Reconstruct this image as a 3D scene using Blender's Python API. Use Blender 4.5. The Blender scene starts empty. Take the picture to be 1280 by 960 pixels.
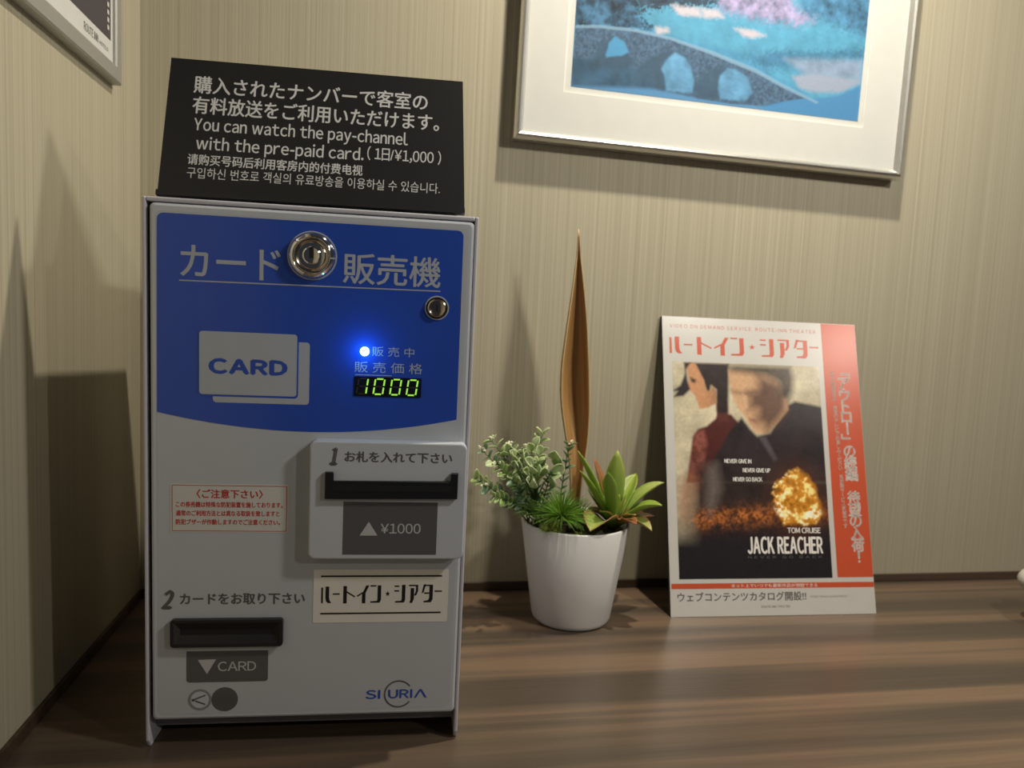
import bpy, bmesh, math, random
import numpy as np
from mathutils import Matrix, Vector

random.seed(7)
rng = np.random.default_rng(7)
scene = bpy.context.scene
COL = scene.collection
PI = math.pi

# ---------------------------------------------------------------- camera
cam_data = bpy.data.cameras.new('camera')
cam = bpy.data.objects.new('camera', cam_data)
COL.objects.link(cam)
cam_data.sensor_width = 36.0
cam_data.lens = 911.494 / 1280 * 36.0
cam_data.clip_start = 0.01
cam.matrix_world = (Matrix.Translation((0.23822, -0.79371, 0.30767))
                    @ Matrix.Rotation(-0.18211, 4, 'Z')
                    @ Matrix.Rotation(PI / 2 - 0.08916, 4, 'X')
                    @ Matrix.Rotation(0.04563, 4, 'Z'))
cam_data.dof.use_dof = True
cam_data.dof.focus_distance = 0.53
cam_data.dof.aperture_fstop = 9.5
scene.camera = cam

# ---------------------------------------------------------------- world, lamps, exposure
world = bpy.data.worlds.new('room_ambient')
scene.world = world
world.use_nodes = True
world.node_tree.nodes['Background'].inputs['Color'].default_value = (0.80, 0.86, 1.0, 1)
world.node_tree.nodes['Background'].inputs['Strength'].default_value = 0.035
scene.view_settings.view_transform = 'Standard'
scene.view_settings.look = 'None'
scene.view_settings.exposure = 0.0
scene.view_settings.gamma = 1.0
scene.view_settings.use_curve_mapping = False


def lamp(name, loc, target, power, size, color, spread=180):
    d = bpy.data.lights.new(name, 'AREA')
    d.shape = 'DISK'
    d.size = size
    d.energy = power
    d.color = color
    d.spread = math.radians(spread)
    o = bpy.data.objects.new(name, d)
    COL.objects.link(o)
    o.location = loc
    o.rotation_euler = (Vector(target) - Vector(loc)).to_track_quat('-Z', 'Y').to_euler()
    return o


lamp('ceiling_spotlight', (0.60, -0.250, 1.065), (0.60, -0.20, 0.0), 5.9, 0.030, (1.0, 0.92, 0.75), 160)
lamp('far_ceiling_lamp', (2.36, -2.24, 1.51), (0.50, -0.10, 0.20), 9.0, 0.08, (1.0, 0.93, 0.80), 180)
lamp('room_lamp', (0.90, -0.66, 0.83), (0.35, -0.20, 0.25), 3.7, 0.080, (1.0, 0.95, 0.86), 180)

# ---------------------------------------------------------------- materials
def mat(name, color, rough=0.5, metal=0.0, emit=None, strength=1.0, coat=0.0, spec=0.5, trans=0.0, noise=None, bump=None):
    m = bpy.data.materials.new(name)
    m.use_nodes = True
    nt = m.node_tree
    b = nt.nodes['Principled BSDF']
    b.inputs['Base Color'].default_value = (*color, 1)
    b.inputs['Roughness'].default_value = rough
    b.inputs['Metallic'].default_value = metal
    b.inputs['Coat Weight'].default_value = coat
    b.inputs['Coat Roughness'].default_value = 0.08
    b.inputs['Specular IOR Level'].default_value = spec
    b.inputs['Transmission Weight'].default_value = trans
    if emit:
        b.inputs['Emission Color'].default_value = (*emit, 1)
        b.inputs['Emission Strength'].default_value = strength
    tc = nt.nodes.new('ShaderNodeTexCoord')
    n = nt.nodes.new('ShaderNodeTexNoise')
    nt.links.new(tc.outputs['Object'], n.inputs['Vector'])
    sc, amt = noise or (60.0, 0.04)
    n.inputs['Scale'].default_value = sc
    n.inputs['Detail'].default_value = 3
    mr = nt.nodes.new('ShaderNodeMapRange')
    mr.inputs['To Min'].default_value = 1 - amt
    mr.inputs['To Max'].default_value = 1 + amt
    nt.links.new(n.outputs['Fac'], mr.inputs['Value'])
    hs = nt.nodes.new('ShaderNodeHueSaturation')
    hs.inputs['Color'].default_value = (*color, 1)
    nt.links.new(mr.outputs['Result'], hs.inputs['Value'])
    nt.links.new(hs.outputs['Color'], b.inputs['Base Color'])
    if bump:
        nb = nt.nodes.new('ShaderNodeTexNoise')
        nb.inputs['Scale'].default_value = bump[0]
        nt.links.new(tc.outputs['Object'], nb.inputs['Vector'])
        bp = nt.nodes.new('ShaderNodeBump')
        bp.inputs['Strength'].default_value = bump[1]
        bp.inputs['Distance'].default_value = 0.001
        nt.links.new(nb.outputs['Fac'], bp.inputs['Height'])
        nt.links.new(bp.outputs['Normal'], b.inputs['Normal'])
    return m


def wallpaper_material(name, axis):
    m = bpy.data.materials.new(name)
    m.use_nodes = True
    nt = m.node_tree
    b = nt.nodes['Principled BSDF']
    b.inputs['Roughness'].default_value = 0.62
    b.inputs['Specular IOR Level'].default_value = 0.25
    tc = nt.nodes.new('ShaderNodeTexCoord')

    def stripes(scale, zscale, detail):
        mp = nt.nodes.new('ShaderNodeMapping')
        mp.inputs['Scale'].default_value = (scale, scale, zscale)
        n = nt.nodes.new('ShaderNodeTexNoise')
        n.inputs['Scale'].default_value = 1.0
        n.inputs['Detail'].default_value = detail
        n.inputs['Roughness'].default_value = 0.6
        nt.links.new(tc.outputs['Object'], mp.inputs['Vector'])
        nt.links.new(mp.outputs['Vector'], n.inputs['Vector'])
        return n
    coarse = stripes(300.0, 0.20, 1.5)
    fine = stripes(620.0, 1.5, 1.0)
    weave = stripes(900.0, 500.0, 1.0)
    add = nt.nodes.new('ShaderNodeMath'); add.operation = 'ADD'
    nt.links.new(coarse.outputs['Fac'], add.inputs[0])
    nt.links.new(fine.outputs['Fac'], add.inputs[1])
    ramp = nt.nodes.new('ShaderNodeValToRGB')
    half = nt.nodes.new('ShaderNodeMath'); half.operation = 'MULTIPLY'; half.inputs[1].default_value = 0.5
    nt.links.new(add.outputs[0], half.inputs[0])
    e = ramp.color_ramp.elements
    e[0].position = 0.30; e[0].color = (0.350, 0.314, 0.224, 1)
    e[1].position = 0.70; e[1].color = (0.485, 0.442, 0.332, 1)
    mid = e.new(0.5); mid.color = (0.420, 0.379, 0.278, 1)
    nt.links.new(half.outputs[0], ramp.inputs['Fac'])
    nt.links.new(ramp.outputs['Color'], b.inputs['Base Color'])
    mul = nt.nodes.new('ShaderNodeMath'); mul.operation = 'MULTIPLY_ADD'; mul.inputs[1].default_value = 0.25
    nt.links.new(weave.outputs['Fac'], mul.inputs[0])
    nt.links.new(half.outputs[0], mul.inputs[2])
    bp = nt.nodes.new('ShaderNodeBump')
    bp.inputs['Strength'].default_value = 0.5
    bp.inputs['Distance'].default_value = 0.0006
    nt.links.new(mul.outputs[0], bp.inputs['Height'])
    nt.links.new(bp.outputs['Normal'], b.inputs['Normal'])
    return m


def wood_material(name, dark, mid, light, along=(0.9, 34.0, 34.0), rough=0.33, fine=(9.0, 420.0, 420.0)):
    m = bpy.data.materials.new(name)
    m.use_nodes = True
    nt = m.node_tree
    b = nt.nodes['Principled BSDF']
    b.inputs['Roughness'].default_value = rough
    b.inputs['Specular IOR Level'].default_value = 0.5
    tc = nt.nodes.new('ShaderNodeTexCoord')

    def layer(scale, detail, dist=0.0):
        mp = nt.nodes.new('ShaderNodeMapping')
        mp.inputs['Scale'].default_value = scale
        mp.inputs['Rotation'].default_value = (0, 0, 0.012)
        n = nt.nodes.new('ShaderNodeTexNoise')
        n.inputs['Scale'].default_value = 1.0
        n.inputs['Detail'].default_value = detail
        n.inputs['Distortion'].default_value = dist
        nt.links.new(tc.outputs['Object'], mp.inputs['Vector'])
        nt.links.new(mp.outputs['Vector'], n.inputs['Vector'])
        return n
    bands = layer(along, 3.0, 0.25)
    streak = layer((along[0] * 3, along[1] * 4, along[2] * 4), 4.0, 0.3)
    fibre = layer(fine, 3.0)
    ramp = nt.nodes.new('ShaderNodeValToRGB')
    e = ramp.color_ramp.elements
    e[0].position = 0.42; e[0].color = (*dark, 1)
    e[1].position = 0.58; e[1].color = (*light, 1)
    k = e.new(0.5); k.color = (*mid, 1)
    s = nt.nodes.new('ShaderNodeMath'); s.operation = 'MULTIPLY_ADD'; s.inputs[1].default_value = 0.16
    nt.links.new(streak.outputs['Fac'], s.inputs[0])
    s0 = nt.nodes.new('ShaderNodeMath'); s0.operation = 'MULTIPLY_ADD'; s0.inputs[1].default_value = 0.95; s0.inputs[2].default_value = -0.055
    nt.links.new(bands.outputs['Fac'], s0.inputs[0])
    nt.links.new(s0.outputs[0], s.inputs[2])
    nt.links.new(s.outputs[0], ramp.inputs['Fac'])
    mr = nt.nodes.new('ShaderNodeMapRange')
    mr.inputs['To Min'].default_value = 0.84
    mr.inputs['To Max'].default_value = 1.16
    nt.links.new(fibre.outputs['Fac'], mr.inputs['Value'])
    mix = nt.nodes.new('ShaderNodeMix'); mix.data_type = 'RGBA'; mix.blend_type = 'MULTIPLY'; mix.inputs['Factor'].default_value = 1.0
    nt.links.new(ramp.outputs['Color'], mix.inputs['A'])
    nt.links.new(mr.outputs['Result'], mix.inputs['B'])
    nt.links.new(mix.outputs['Result'], b.inputs['Base Color'])
    bp = nt.nodes.new('ShaderNodeBump')
    bp.inputs['Strength'].default_value = 0.25
    bp.inputs['Distance'].default_value = 0.0004
    nt.links.new(fibre.outputs['Fac'], bp.inputs['Height'])
    nt.links.new(bp.outputs['Normal'], b.inputs['Normal'])
    return m


def vertex_colour_material(name, rough=0.5, trans=0.0, coat=0.0):
    m = bpy.data.materials.new(name)
    m.use_nodes = True
    nt = m.node_tree
    b = nt.nodes['Principled BSDF']
    a = nt.nodes.new('ShaderNodeVertexColor')
    a.layer_name = 'Col'
    n = nt.nodes.new('ShaderNodeTexNoise')
    tc = nt.nodes.new('ShaderNodeTexCoord')
    n.inputs['Scale'].default_value = 300
    nt.links.new(tc.outputs['Object'], n.inputs['Vector'])
    mr = nt.nodes.new('ShaderNodeMapRange')
    mr.inputs['To Min'].default_value = 0.93
    mr.inputs['To Max'].default_value = 1.07
    nt.links.new(n.outputs['Fac'], mr.inputs['Value'])
    mix = nt.nodes.new('ShaderNodeMix'); mix.data_type = 'RGBA'; mix.blend_type = 'MULTIPLY'; mix.inputs['Factor'].default_value = 1.0
    nt.links.new(a.outputs['Color'], mix.inputs['A'])
    nt.links.new(mr.outputs['Result'], mix.inputs['B'])
    nt.links.new(mix.outputs['Result'], b.inputs['Base Color'])
    b.inputs['Roughness'].default_value = rough
    b.inputs['Coat Weight'].default_value = coat
    b.inputs['Coat Roughness'].default_value = 0.1
    if trans:
        b.inputs['Subsurface Weight'].default_value = trans
        b.inputs['Subsurface Radius'].default_value = (0.004, 0.005, 0.002)
        b.inputs['Subsurface Scale'].default_value = 0.5
    return m


M = {}
M['wall_back'] = wallpaper_material('striped_wallpaper', 0)
M['counter'] = wood_material('dark_walnut_laminate', (0.082, 0.061, 0.045), (0.118, 0.084, 0.058), (0.185, 0.122, 0.079), along=(0.7, 22.0, 22.0), rough=0.30)
M['trim'] = wood_material('dark_wood_trim', (0.045, 0.028, 0.018), (0.060, 0.036, 0.022), (0.085, 0.052, 0.032), rough=0.5)
M['housing'] = mat('light_grey_powder_coat', (0.52, 0.52, 0.58), 0.45, bump=(900, 0.08))
M['door'] = mat('pale_grey_enamel', (0.52, 0.55, 0.60), 0.22, noise=(30, 0.02))
M['film'] = mat('grey_printed_film', (0.48, 0.51, 0.55), 0.20, noise=(30, 0.02))
M['blue'] = mat('royal_blue_film', (0.026, 0.080, 0.46), 0.17, coat=0.2)
M['print_light'] = mat('light_grey_ink', (0.42, 0.45, 0.50), 0.3)
M['print_blue'] = mat('blue_ink', (0.03, 0.08, 0.42), 0.3)
M['print_grey'] = mat('charcoal_ink', (0.10, 0.10, 0.105), 0.35)
M['plate_grey'] = mat('dark_grey_plate', (0.10, 0.10, 0.105), 0.35)
M['plate_soft'] = mat('soft_grey_ink', (0.24, 0.25, 0.26), 0.4)
M['plate_text'] = mat('mid_grey_ink', (0.50, 0.50, 0.51), 0.4)
M['black_gap'] = mat('black_gap', (0.006, 0.006, 0.008), 0.6)
M['black_plastic'] = mat('black_plastic', (0.013, 0.013, 0.016), 0.32)
M['toe'] = mat('slate_painted_metal', (0.16, 0.165, 0.19), 0.4)
M['chrome'] = mat('polished_chrome', (0.80, 0.78, 0.76), 0.07, metal=1.0, noise=(40, 0.01))
M['nickel'] = mat('worn_nickel', (0.55, 0.47, 0.38), 0.16, metal=1.0, noise=(300, 0.15))
M['silver'] = mat('brushed_silver', (0.74, 0.73, 0.70), 0.36, metal=1.0, noise=(200, 0.05), bump=(700, 0.1))
M['satin'] = mat('satin_aluminium', (0.46, 0.455, 0.42), 0.45, metal=0.6, noise=(200, 0.05))
M['sticker'] = mat('white_sticker', (0.74, 0.72, 0.66), 0.4)
M['sticker_red'] = mat('pale_sticker', (0.60, 0.60, 0.58), 0.4)
M['red_ink'] = mat('red_ink', (0.50, 0.035, 0.028), 0.4)
M['black_ink'] = mat('black_ink', (0.010, 0.010, 0.012), 0.4)
M['sign_black'] = mat('matt_black_card', (0.011, 0.011, 0.012), 0.42, bump=(1500, 0.1))
M['sign_text'] = mat('white_silkscreen', (0.62, 0.62, 0.62), 0.5)
M['led'] = mat('blue_lamp_lens', (0.4, 0.7, 1.0), 0.3, emit=(0.45, 0.85, 1.0), strength=5.0)
M['digit'] = mat('lit_green_segment', (0.1, 0.5, 0.05), 0.4, emit=(0.46, 0.88, 0.07), strength=0.8)
M['digit_off'] = mat('unlit_segment', (0.035, 0.03, 0.03), 0.4)
M['display'] = mat('display_window', (0.008, 0.010, 0.012), 0.12)
M['paper'] = mat('warm_white_paper', (0.56, 0.54, 0.51), 0.24, coat=0.0)
M['poster_red'] = mat('vermilion_print', (0.54, 0.085, 0.035), 0.24, coat=0.0)
M['poster_white'] = mat('white_print', (0.78, 0.74, 0.70), 0.35)
M['poster_ink'] = mat('brown_grey_print', (0.09, 0.08, 0.075), 0.4)
M['board_edge'] = mat('dark_board_edge', (0.03, 0.03, 0.03), 0.6)
M['mount'] = mat('ivory_mount_board', (0.60, 0.595, 0.56), 0.7)
M['mount_bevel'] = mat('white_mount_bevel', (0.72, 0.70, 0.66), 0.6)
M['photo_print'] = vertex_colour_material('poster_print', 0.22)
M['art_print'] = vertex_colour_material('matt_art_print', 0.8)
M['pot'] = mat('white_ceramic', (0.64, 0.63, 0.61), 0.42, coat=0.1)
M['soil'] = mat('dark_moss', (0.055, 0.05, 0.018), 0.9, noise=(200, 0.5), bump=(300, 1.0))
M['leaf'] = vertex_colour_material('leaf_surface', 0.38, trans=0.15)
M['dried'] = vertex_colour_material('dried_sheath', 0.42, coat=0.15)
M['blossom'] = mat('cream_blossom', (0.78, 0.78, 0.55), 0.6)
M['stem'] = mat('green_stem', (0.10, 0.16, 0.04), 0.5)
M['panel_grey'] = mat('slate_print', (0.055, 0.048, 0.062), 0.35)
M['ornament_white'] = mat('off_white_fabric', (0.62, 0.59, 0.54), 0.6)
M['ornament_dark'] = mat('smoky_brown_glass', (0.05, 0.035, 0.028), 0.15)

# ---------------------------------------------------------------- helpers
def tag(o, label=None, cat=None, group=None, kind=None):
    if label: o['label'] = label
    if cat: o['category'] = cat
    if group: o['group'] = group
    if kind: o['kind'] = kind
    return o


def empty(name, loc=(0, 0, 0), rotz=0.0, rot=None):
    o = bpy.data.objects.new(name, None)
    o.empty_display_size = 0.02
    COL.objects.link(o)
    o.location = loc
    o.rotation_euler = rot if rot else (0, 0, rotz)
    return o


def mesh_obj(name, verts, faces, material, parent=None, smooth=False):
    me = bpy.data.meshes.new(name)
    me.from_pydata([tuple(v) for v in verts], [], faces)
    me.materials.append(material)
    if smooth:
        me.polygons.foreach_set('use_smooth', [True] * len(me.polygons))
    me.update()
    o = bpy.data.objects.new(name, me)
    COL.objects.link(o)
    if parent: o.parent = parent
    return o


def bm_obj(name, bm, material, parent=None, smooth=False, recalc=True):
    if recalc: bmesh.ops.recalc_face_normals(bm, faces=bm.faces)
    me = bpy.data.meshes.new(name)
    bm.to_mesh(me); bm.free()
    me.materials.append(material)
    if smooth:
        me.polygons.foreach_set('use_smooth', [True] * len(me.polygons))
    o = bpy.data.objects.new(name, me)
    COL.objects.link(o)
    if parent: o.parent = parent
    return o


def bevel_box(bm, lo, hi, r=0.0, seg=2):
    t = bmesh.new()
    bmesh.ops.create_cube(t, size=1.0)
    for v in t.verts:
        v.co = Vector([(lo[i] + hi[i]) / 2 + v.co[i] * (hi[i] - lo[i]) for i in range(3)])
    if r > 0:
        bmesh.ops.bevel(t, geom=list(t.edges), offset=r, segments=seg, affect='EDGES', profile=0.5)
    me = bpy.data.meshes.new('tmp'); t.to_mesh(me); t.free()
    bm.from_mesh(me); bpy.data.meshes.remove(me)


def rounded_rect(u0, v0, u1, v1, r, n=6, corners=(1, 1, 1, 1)):
    """corners: bottom-left, bottom-right, top-right, top-left"""
    pts = []
    cs = [(u0 + r, v0 + r, PI), (u1 - r, v0 + r, 1.5 * PI), (u1 - r, v1 - r, 0), (u0 + r, v1 - r, 0.5 * PI)]
    raw = [(u0, v0), (u1, v0), (u1, v1), (u0, v1)]
    for i, (cx, cy, a) in enumerate(cs):
        if corners[i] and r > 0:
            for k in range(n + 1):
                t = a + k / n * PI / 2
                pts.append((cx + r * math.cos(t), cy + r * math.sin(t)))
        else:
            pts.append(raw[i])
    return pts


class Face:
    """a flat face: u to the right, v up, w outward; gives local coordinates inside a parent"""
    def __init__(self, parent, lean=0.0, origin=(0, 0, 0)):
        self.parent = parent
        self.c, self.s = math.cos(lean), math.sin(lean)
        self.o = origin
        self.su = self.sv = 1.0

    def p(self, u, v, w=0.0):
        # lean > 0 tilts the top backwards (+y)
        u, v = u * self.su, v * self.sv
        return (self.o[0] + u, self.o[1] + v * self.s - w * self.c, self.o[2] + v * self.c + w * self.s)

    def slab(self, name, pts, w0, w1, material, parent=None, bevel=0.0):
        """outline extruded from w0 to w1 (outward), optional front chamfer"""
        n = len(pts)
        verts = [self.p(u, v, w0) for u, v in pts]
        faces = [list(range(n))]
        if bevel > 0:
            cu = sum(a for a, _ in pts) / n
            cv = sum(b for _, b in pts) / n
            rings = []
            for (k, dw) in ((0.0, -bevel), (0.3, -bevel * 0.3), (1.0, 0.0)):
                ring = []
                for u, v in pts:
                    du, dv = cu - u, cv - v
                    su = math.copysign(min(abs(du), bevel * k), du)
                    sv = math.copysign(min(abs(dv), bevel * k), dv)
                    ring.append(self.p(u + su, v + sv, w1 + dw))
                rings.append(ring)
            for ring in rings:
                b = len(verts); verts += ring
                faces += [[b - n + i, b - n + (i + 1) % n, b + (i + 1) % n, b + i] for i in range(n)]
        else:
            verts += [self.p(u, v, w1) for u, v in pts]
            faces += [[i, (i + 1) % n, n + (i + 1) % n, n + i] for i in range(n)]
        b = len(verts) - n
        faces.append([b + i for i in range(n)])
        bm = bmesh.new()
        bv = [bm.verts.new(x) for x in verts]
        for f in faces: bm.faces.new([bv[i] for i in f])
        return bm_obj(name, bm, material, parent or self.parent)

    def frame(self, name, outer, inner, w0, w1, material, parent=None):
        n = len(outer)
        verts = [self.p(u, v, w) for w in (w0, w1) for ring in (outer, inner) for u, v in ring]
        faces = []
        for i in range(n):
            j = (i + 1) % n
            faces += [[i, j, n + j, n + i], [2 * n + i, 2 * n + j, 3 * n + j, 3 * n + i],
                      [i, j, 2 * n + j, 2 * n + i], [n + i, n + j, 3 * n + j, 3 * n + i]]
        bm = bmesh.new()
        bv = [bm.verts.new(x) for x in verts]
        for f in faces: bm.faces.new([bv[i] for i in f])
        return bm_obj(name, bm, material, parent or self.parent)

    def polys(self, name, polys, w, material, parent=None, th=0.00008):
        """printed shapes, a hair thick"""
        bm = bmesh.new()
        for pts in polys:
            vs = [bm.verts.new(self.p(u, v, w + th)) for u, v in pts]
            bm.faces.new(vs)
        for f in bm.faces: f.normal_update()
        bmesh.ops.triangulate(bm, faces=list(bm.faces), ngon_method='EAR_CLIP')
        for f in bm.faces:
            f.normal_update()
            if f.normal.y > 0: f.normal_flip()
        return bm_obj(name, bm, material, parent or self.parent, recalc=False)

    def lathe(self, name, u, v, prof, material, parent=None, seg=40):
        """profile of (radius, w) around the face normal"""
        verts, faces = [], []
        for r, w in prof:
            for k in range(seg):
                a = 2 * PI * k / seg
                verts.append(self.p(u + r * math.cos(a), v + r * math.sin(a), w))
        for i in range(len(prof) - 1):
            for k in range(seg):
                k2 = (k + 1) % seg
                faces.append([i * seg + k, i * seg + k2, (i + 1) * seg + k2, (i + 1) * seg + k])
        faces.append([(len(prof) - 1) * seg + k for k in range(seg)])
        bm = bmesh.new()
        bv = [bm.verts.new(x) for x in verts]
        for f in faces: bm.faces.new([bv[i] for i in f])
        o = bm_obj(name, bm, material, parent or self.parent, smooth=True)
        o.data.set_sharp_from_angle(angle=math.radians(35))
        return o

    def text(self, name, body, box, w, material, parent=None, bold=0.0, wide=False, slant=0.0, tracking=0.12, corners=None):
        """lettering fitted to box=(u0,v0,u1,v1); wide uses the sans letter shapes spaced by their own width"""
        polys = glyph_mesh(body, wide, tracking)
        V, F = polys
        x0, x1 = V[:, 0].min(), V[:, 0].max()
        y0, y1 = V[:, 1].min(), V[:, 1].max()
        u0, v0, u1, v1 = box
        s = (V[:, 0] - x0) / (x1 - x0)
        t = (V[:, 1] - y0) / (y1 - y0)
        allv, allf = [], []
        shifts = [(0, 0)] if bold <= 0 else [(-bold, 0), (bold, 0), (0, bold * .7), (0, -bold * .7)]
        for k, (bu, bv_) in enumerate(shifts):
            base = len(allv)
            for a, b in zip(s, t):
                u = u0 + a * (u1 - u0) + bu + slant * b * (v1 - v0)
                v = v0 + b * (v1 - v0) + bv_
                allv.append(self.p(u, v, w + 0.00006 + k * 0.000004))
            allf += [[base + i for i in f] for f in F]
        return mesh_obj(name, allv, allf, material, parent or self.parent)


_cache = {}


def raw_text(body):
    if body in _cache: return _cache[body]
    c = bpy.data.curves.new('t', 'FONT')
    c.body = body
    c.size = 1.0
    c.resolution_u = 3
    c.fill_mode = 'FRONT'
    o = bpy.data.objects.new('t', c)
    COL.objects.link(o)
    dg = bpy.context.evaluated_depsgraph_get()
    me = bpy.data.meshes.new_from_object(o.evaluated_get(dg))
    V = np.array([v.co[:2] for v in me.vertices], dtype=float).reshape(-1, 2)
    F = []
    for p in me.polygons:
        idx = list(p.vertices)
        a = V[idx]
        area = sum(a[i][0] * a[(i + 1) % len(idx)][1] - a[(i + 1) % len(idx)][0] * a[i][1] for i in range(len(idx)))
        F.append(idx if area > 0 else idx[::-1])
    bpy.data.objects.remove(o); bpy.data.curves.remove(c); bpy.data.meshes.remove(me)
    _cache[body] = (V, F)
    return V, F


def glyph_mesh(body, wide, tracking):
    if not wide: return raw_text(body)
    Vs, Fs, x, n = [], [], 0.0, 0
    for ch in body:
        if ch == ' ':
            x += 0.30
            continue
        code = ord(ch)
        g = chr(code + 0xFEE0) if 0x21 <= code <= 0x7E else ('\uFFE5' if ch == '¥' else ch)
        V, F = (np.array([(0, 0), (.095, 0), (.095, .733), (0, .733)]), [[0, 1, 2, 3]]) if ch == 'I' else ((np.array([(0, .25), (.30, .25), (.30, .335), (0, .335)]), [[0, 1, 2, 3]]) if ch == '-' else raw_text('/' if ch == '/' else g))
        w0 = V[:, 0].min()
        Vs.append(V + np.array([x - w0, 0]))
        Fs += [[i + n for i in f] for f in F]
        n += len(V)
        x += V[:, 0].max() - w0 + tracking
    return np.vstack(Vs), Fs


def bar(x0, y0, x1, y1, h):
    """a thin straight stroke as a quad"""
    dx, dy = x1 - x0, y1 - y0
    L = math.hypot(dx, dy)
    nx, ny = -dy / L * h / 2, dx / L * h / 2
    return [(x0 + nx, y0 + ny), (x1 + nx, y1 + ny), (x1 - nx, y1 - ny), (x0 - nx, y0 - ny)]


def theatre_logo(u0, v0, u1, v1):
    """the angular katakana lettering used on the label and on the poster; drawn in a 546 x 82 box, y down"""
    R = [
        [(0, 12), (8, 12), (8, 78), (0, 78)],
        [(19, 8), (35, 8), (35, 56), (38, 68), (46, 78), (30, 78), (22, 70), (19, 56)],
        bar(51, 40, 82, 40, 6),
        [(98, 6), (114, 6), (114, 80), (98, 80)], bar(113, 31, 150, 52, 6),
        [(200, 4), (214, 4), (198, 36), (198, 80), (182, 80), (182, 42)], bar(160, 50, 186, 34, 6),
        bar(220, 6, 246, 6, 6), [(252, 4), (268, 4), (268, 66), (262, 78), (220, 78), (220, 72), (250, 70), (252, 62)],
        bar(328, 8, 350, 8, 6), bar(328, 28, 350, 28, 6),
        [(362, 2), (378, 2), (378, 68), (372, 78), (332, 78), (332, 72), (360, 70), (362, 62)],
        [(394, 2), (436, 2), (436, 30), (428, 48), (418, 48), (426, 30), (426, 8), (394, 8)],
        [(402, 16), (418, 16), (418, 62), (410, 80), (398, 80), (402, 66)],
        [(462, 0), (472, 0), (462, 34), (452, 40)], [(468, 2), (504, 2), (504, 64), (496, 78), (462, 78), (462, 72), (484, 68), (488, 58), (488, 8), (468, 8)],
        bar(464, 38, 488, 38, 6),
        bar(512, 30, 546, 30, 6),
    ]
    star = []
    for k in range(10):
        r = 12 if k % 2 == 0 else 5
        a = PI / 2 + k * PI / 5
        star.append((298 + r * math.cos(a), 40 - r * math.sin(a)))
    R.append(star)
    return [[(u0 + x / 546 * (u1 - u0), v1 - y / 82 * (v1 - v0)) for x, y in p] for p in R]


def picture_mesh(name, face, rect, nx, ny, fn, w, material, parent=None):
    """a flat print: a fine grid whose points carry the printed colour"""
    u0, v0, u1, v1 = rect
    U, Vv = np.meshgrid(np.linspace(u0, u1, nx), np.linspace(v0, v1, ny))
    U = U.ravel(); Vv = Vv.ravel()
    C = np.clip(fn(U, Vv), 0, 1)
    i = np.arange(nx * ny).reshape(ny, nx)
    F = np.stack([i[:-1, :-1].ravel(), i[:-1, 1:].ravel(), i[1:, 1:].ravel(), i[1:, :-1].ravel()], 1)
    me = bpy.data.meshes.new(name)
    P = np.array(face.p(0, 0, w))[None] + U[:, None] * (np.array(face.p(1, 0, 0)) - np.array(face.p(0, 0, 0))) \
        + Vv[:, None] * (np.array(face.p(0, 1, 0)) - np.array(face.p(0, 0, 0)))
    me.vertices.add(len(P)); me.vertices.foreach_set('co', P.ravel())
    me.loops.add(F.size); me.loops.foreach_set('vertex_index', F.ravel())
    me.polygons.add(len(F))
    me.polygons.foreach_set('loop_start', np.arange(0, F.size, 4))
    me.polygons.foreach_set('loop_total', np.full(len(F), 4))
    me.update(calc_edges=True)
    at = me.color_attributes.new('Col', 'FLOAT_COLOR', 'POINT')
    at.data.foreach_set('color', np.hstack([C, np.ones((len(C), 1))]).ravel().astype(np.float32))
    me.materials.append(material)
    o = bpy.data.objects.new(name, me)
    COL.objects.link(o)
    o.parent = parent or face.parent
    return o


def poly_mask(U, V, pts, soft):
    """soft-edged inside test of a polygon"""
    pts = np.array(pts)
    d = np.full(U.shape, 1e9)
    inside = np.zeros(U.shape, bool)
    n = len(pts)
    for i in range(n):
        a, b = pts[i], pts[(i + 1) % n]
        e = b - a
        wx, wy = U - a[0], V - a[1]
        t = np.clip((wx * e[0] + wy * e[1]) / (e @ e + 1e-12), 0, 1)
        d = np.minimum(d, (wx - t * e[0]) ** 2 + (wy - t * e[1]) ** 2)
        cond = (a[1] > V) != (b[1] > V)
        xi = (b[0] - a[0]) * (V - a[1]) / (b[1] - a[1] + 1e-12) + a[0]
        inside ^= cond & (U < xi)
    sd = np.sqrt(d) * np.where(inside, 1, -1)
    return np.clip(sd / soft + 0.5, 0, 1)


def vnoise(U, V, sx, sy, seed):
    r = np.random.default_rng(seed)
    T = r.random((64, 64))
    x, y = U * sx, V * sy
    xi, yi = np.floor(x).astype(int), np.floor(y).astype(int)
    fx, fy = x - xi, y - yi
    fx = fx * fx * (3 - 2 * fx); fy = fy * fy * (3 - 2 * fy)
    g = lambda a, b: T[a % 64, b % 64]
    return (g(xi, yi) * (1 - fx) * (1 - fy) + g(xi + 1, yi) * fx * (1 - fy) + g(xi, yi + 1) * (1 - fx) * fy + g(xi + 1, yi + 1) * fx * fy)


def fbm(U, V, s, seed, ratio=1.0, octaves=4):
    tot, amp, norm = 0, 1.0, 0
    for o in range(octaves):
        a = 0.6 + o * 1.1
        x = U * math.cos(a) + V * math.sin(a); y = -U * math.sin(a) + V * math.cos(a)
        tot = tot + amp * vnoise(x + 7.1, y * ratio + 3.3, s * 2 ** o, s * 2 ** o, seed + o)
        norm += amp; amp *= 0.6
    return np.clip((tot / norm - 0.5) * 1.7 + 0.5, 0, 1)


def over(C, m, col):
    return C * (1 - m[:, None]) + np.array(col)[None] * m[:, None] if np.ndim(col) == 1 else C * (1 - m[:, None]) + col * m[:, None]


def lin(r, g, b):
    return tuple(((c / 255 + 0.055) / 1.055) ** 2.4 for c in (r, g, b))

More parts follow.
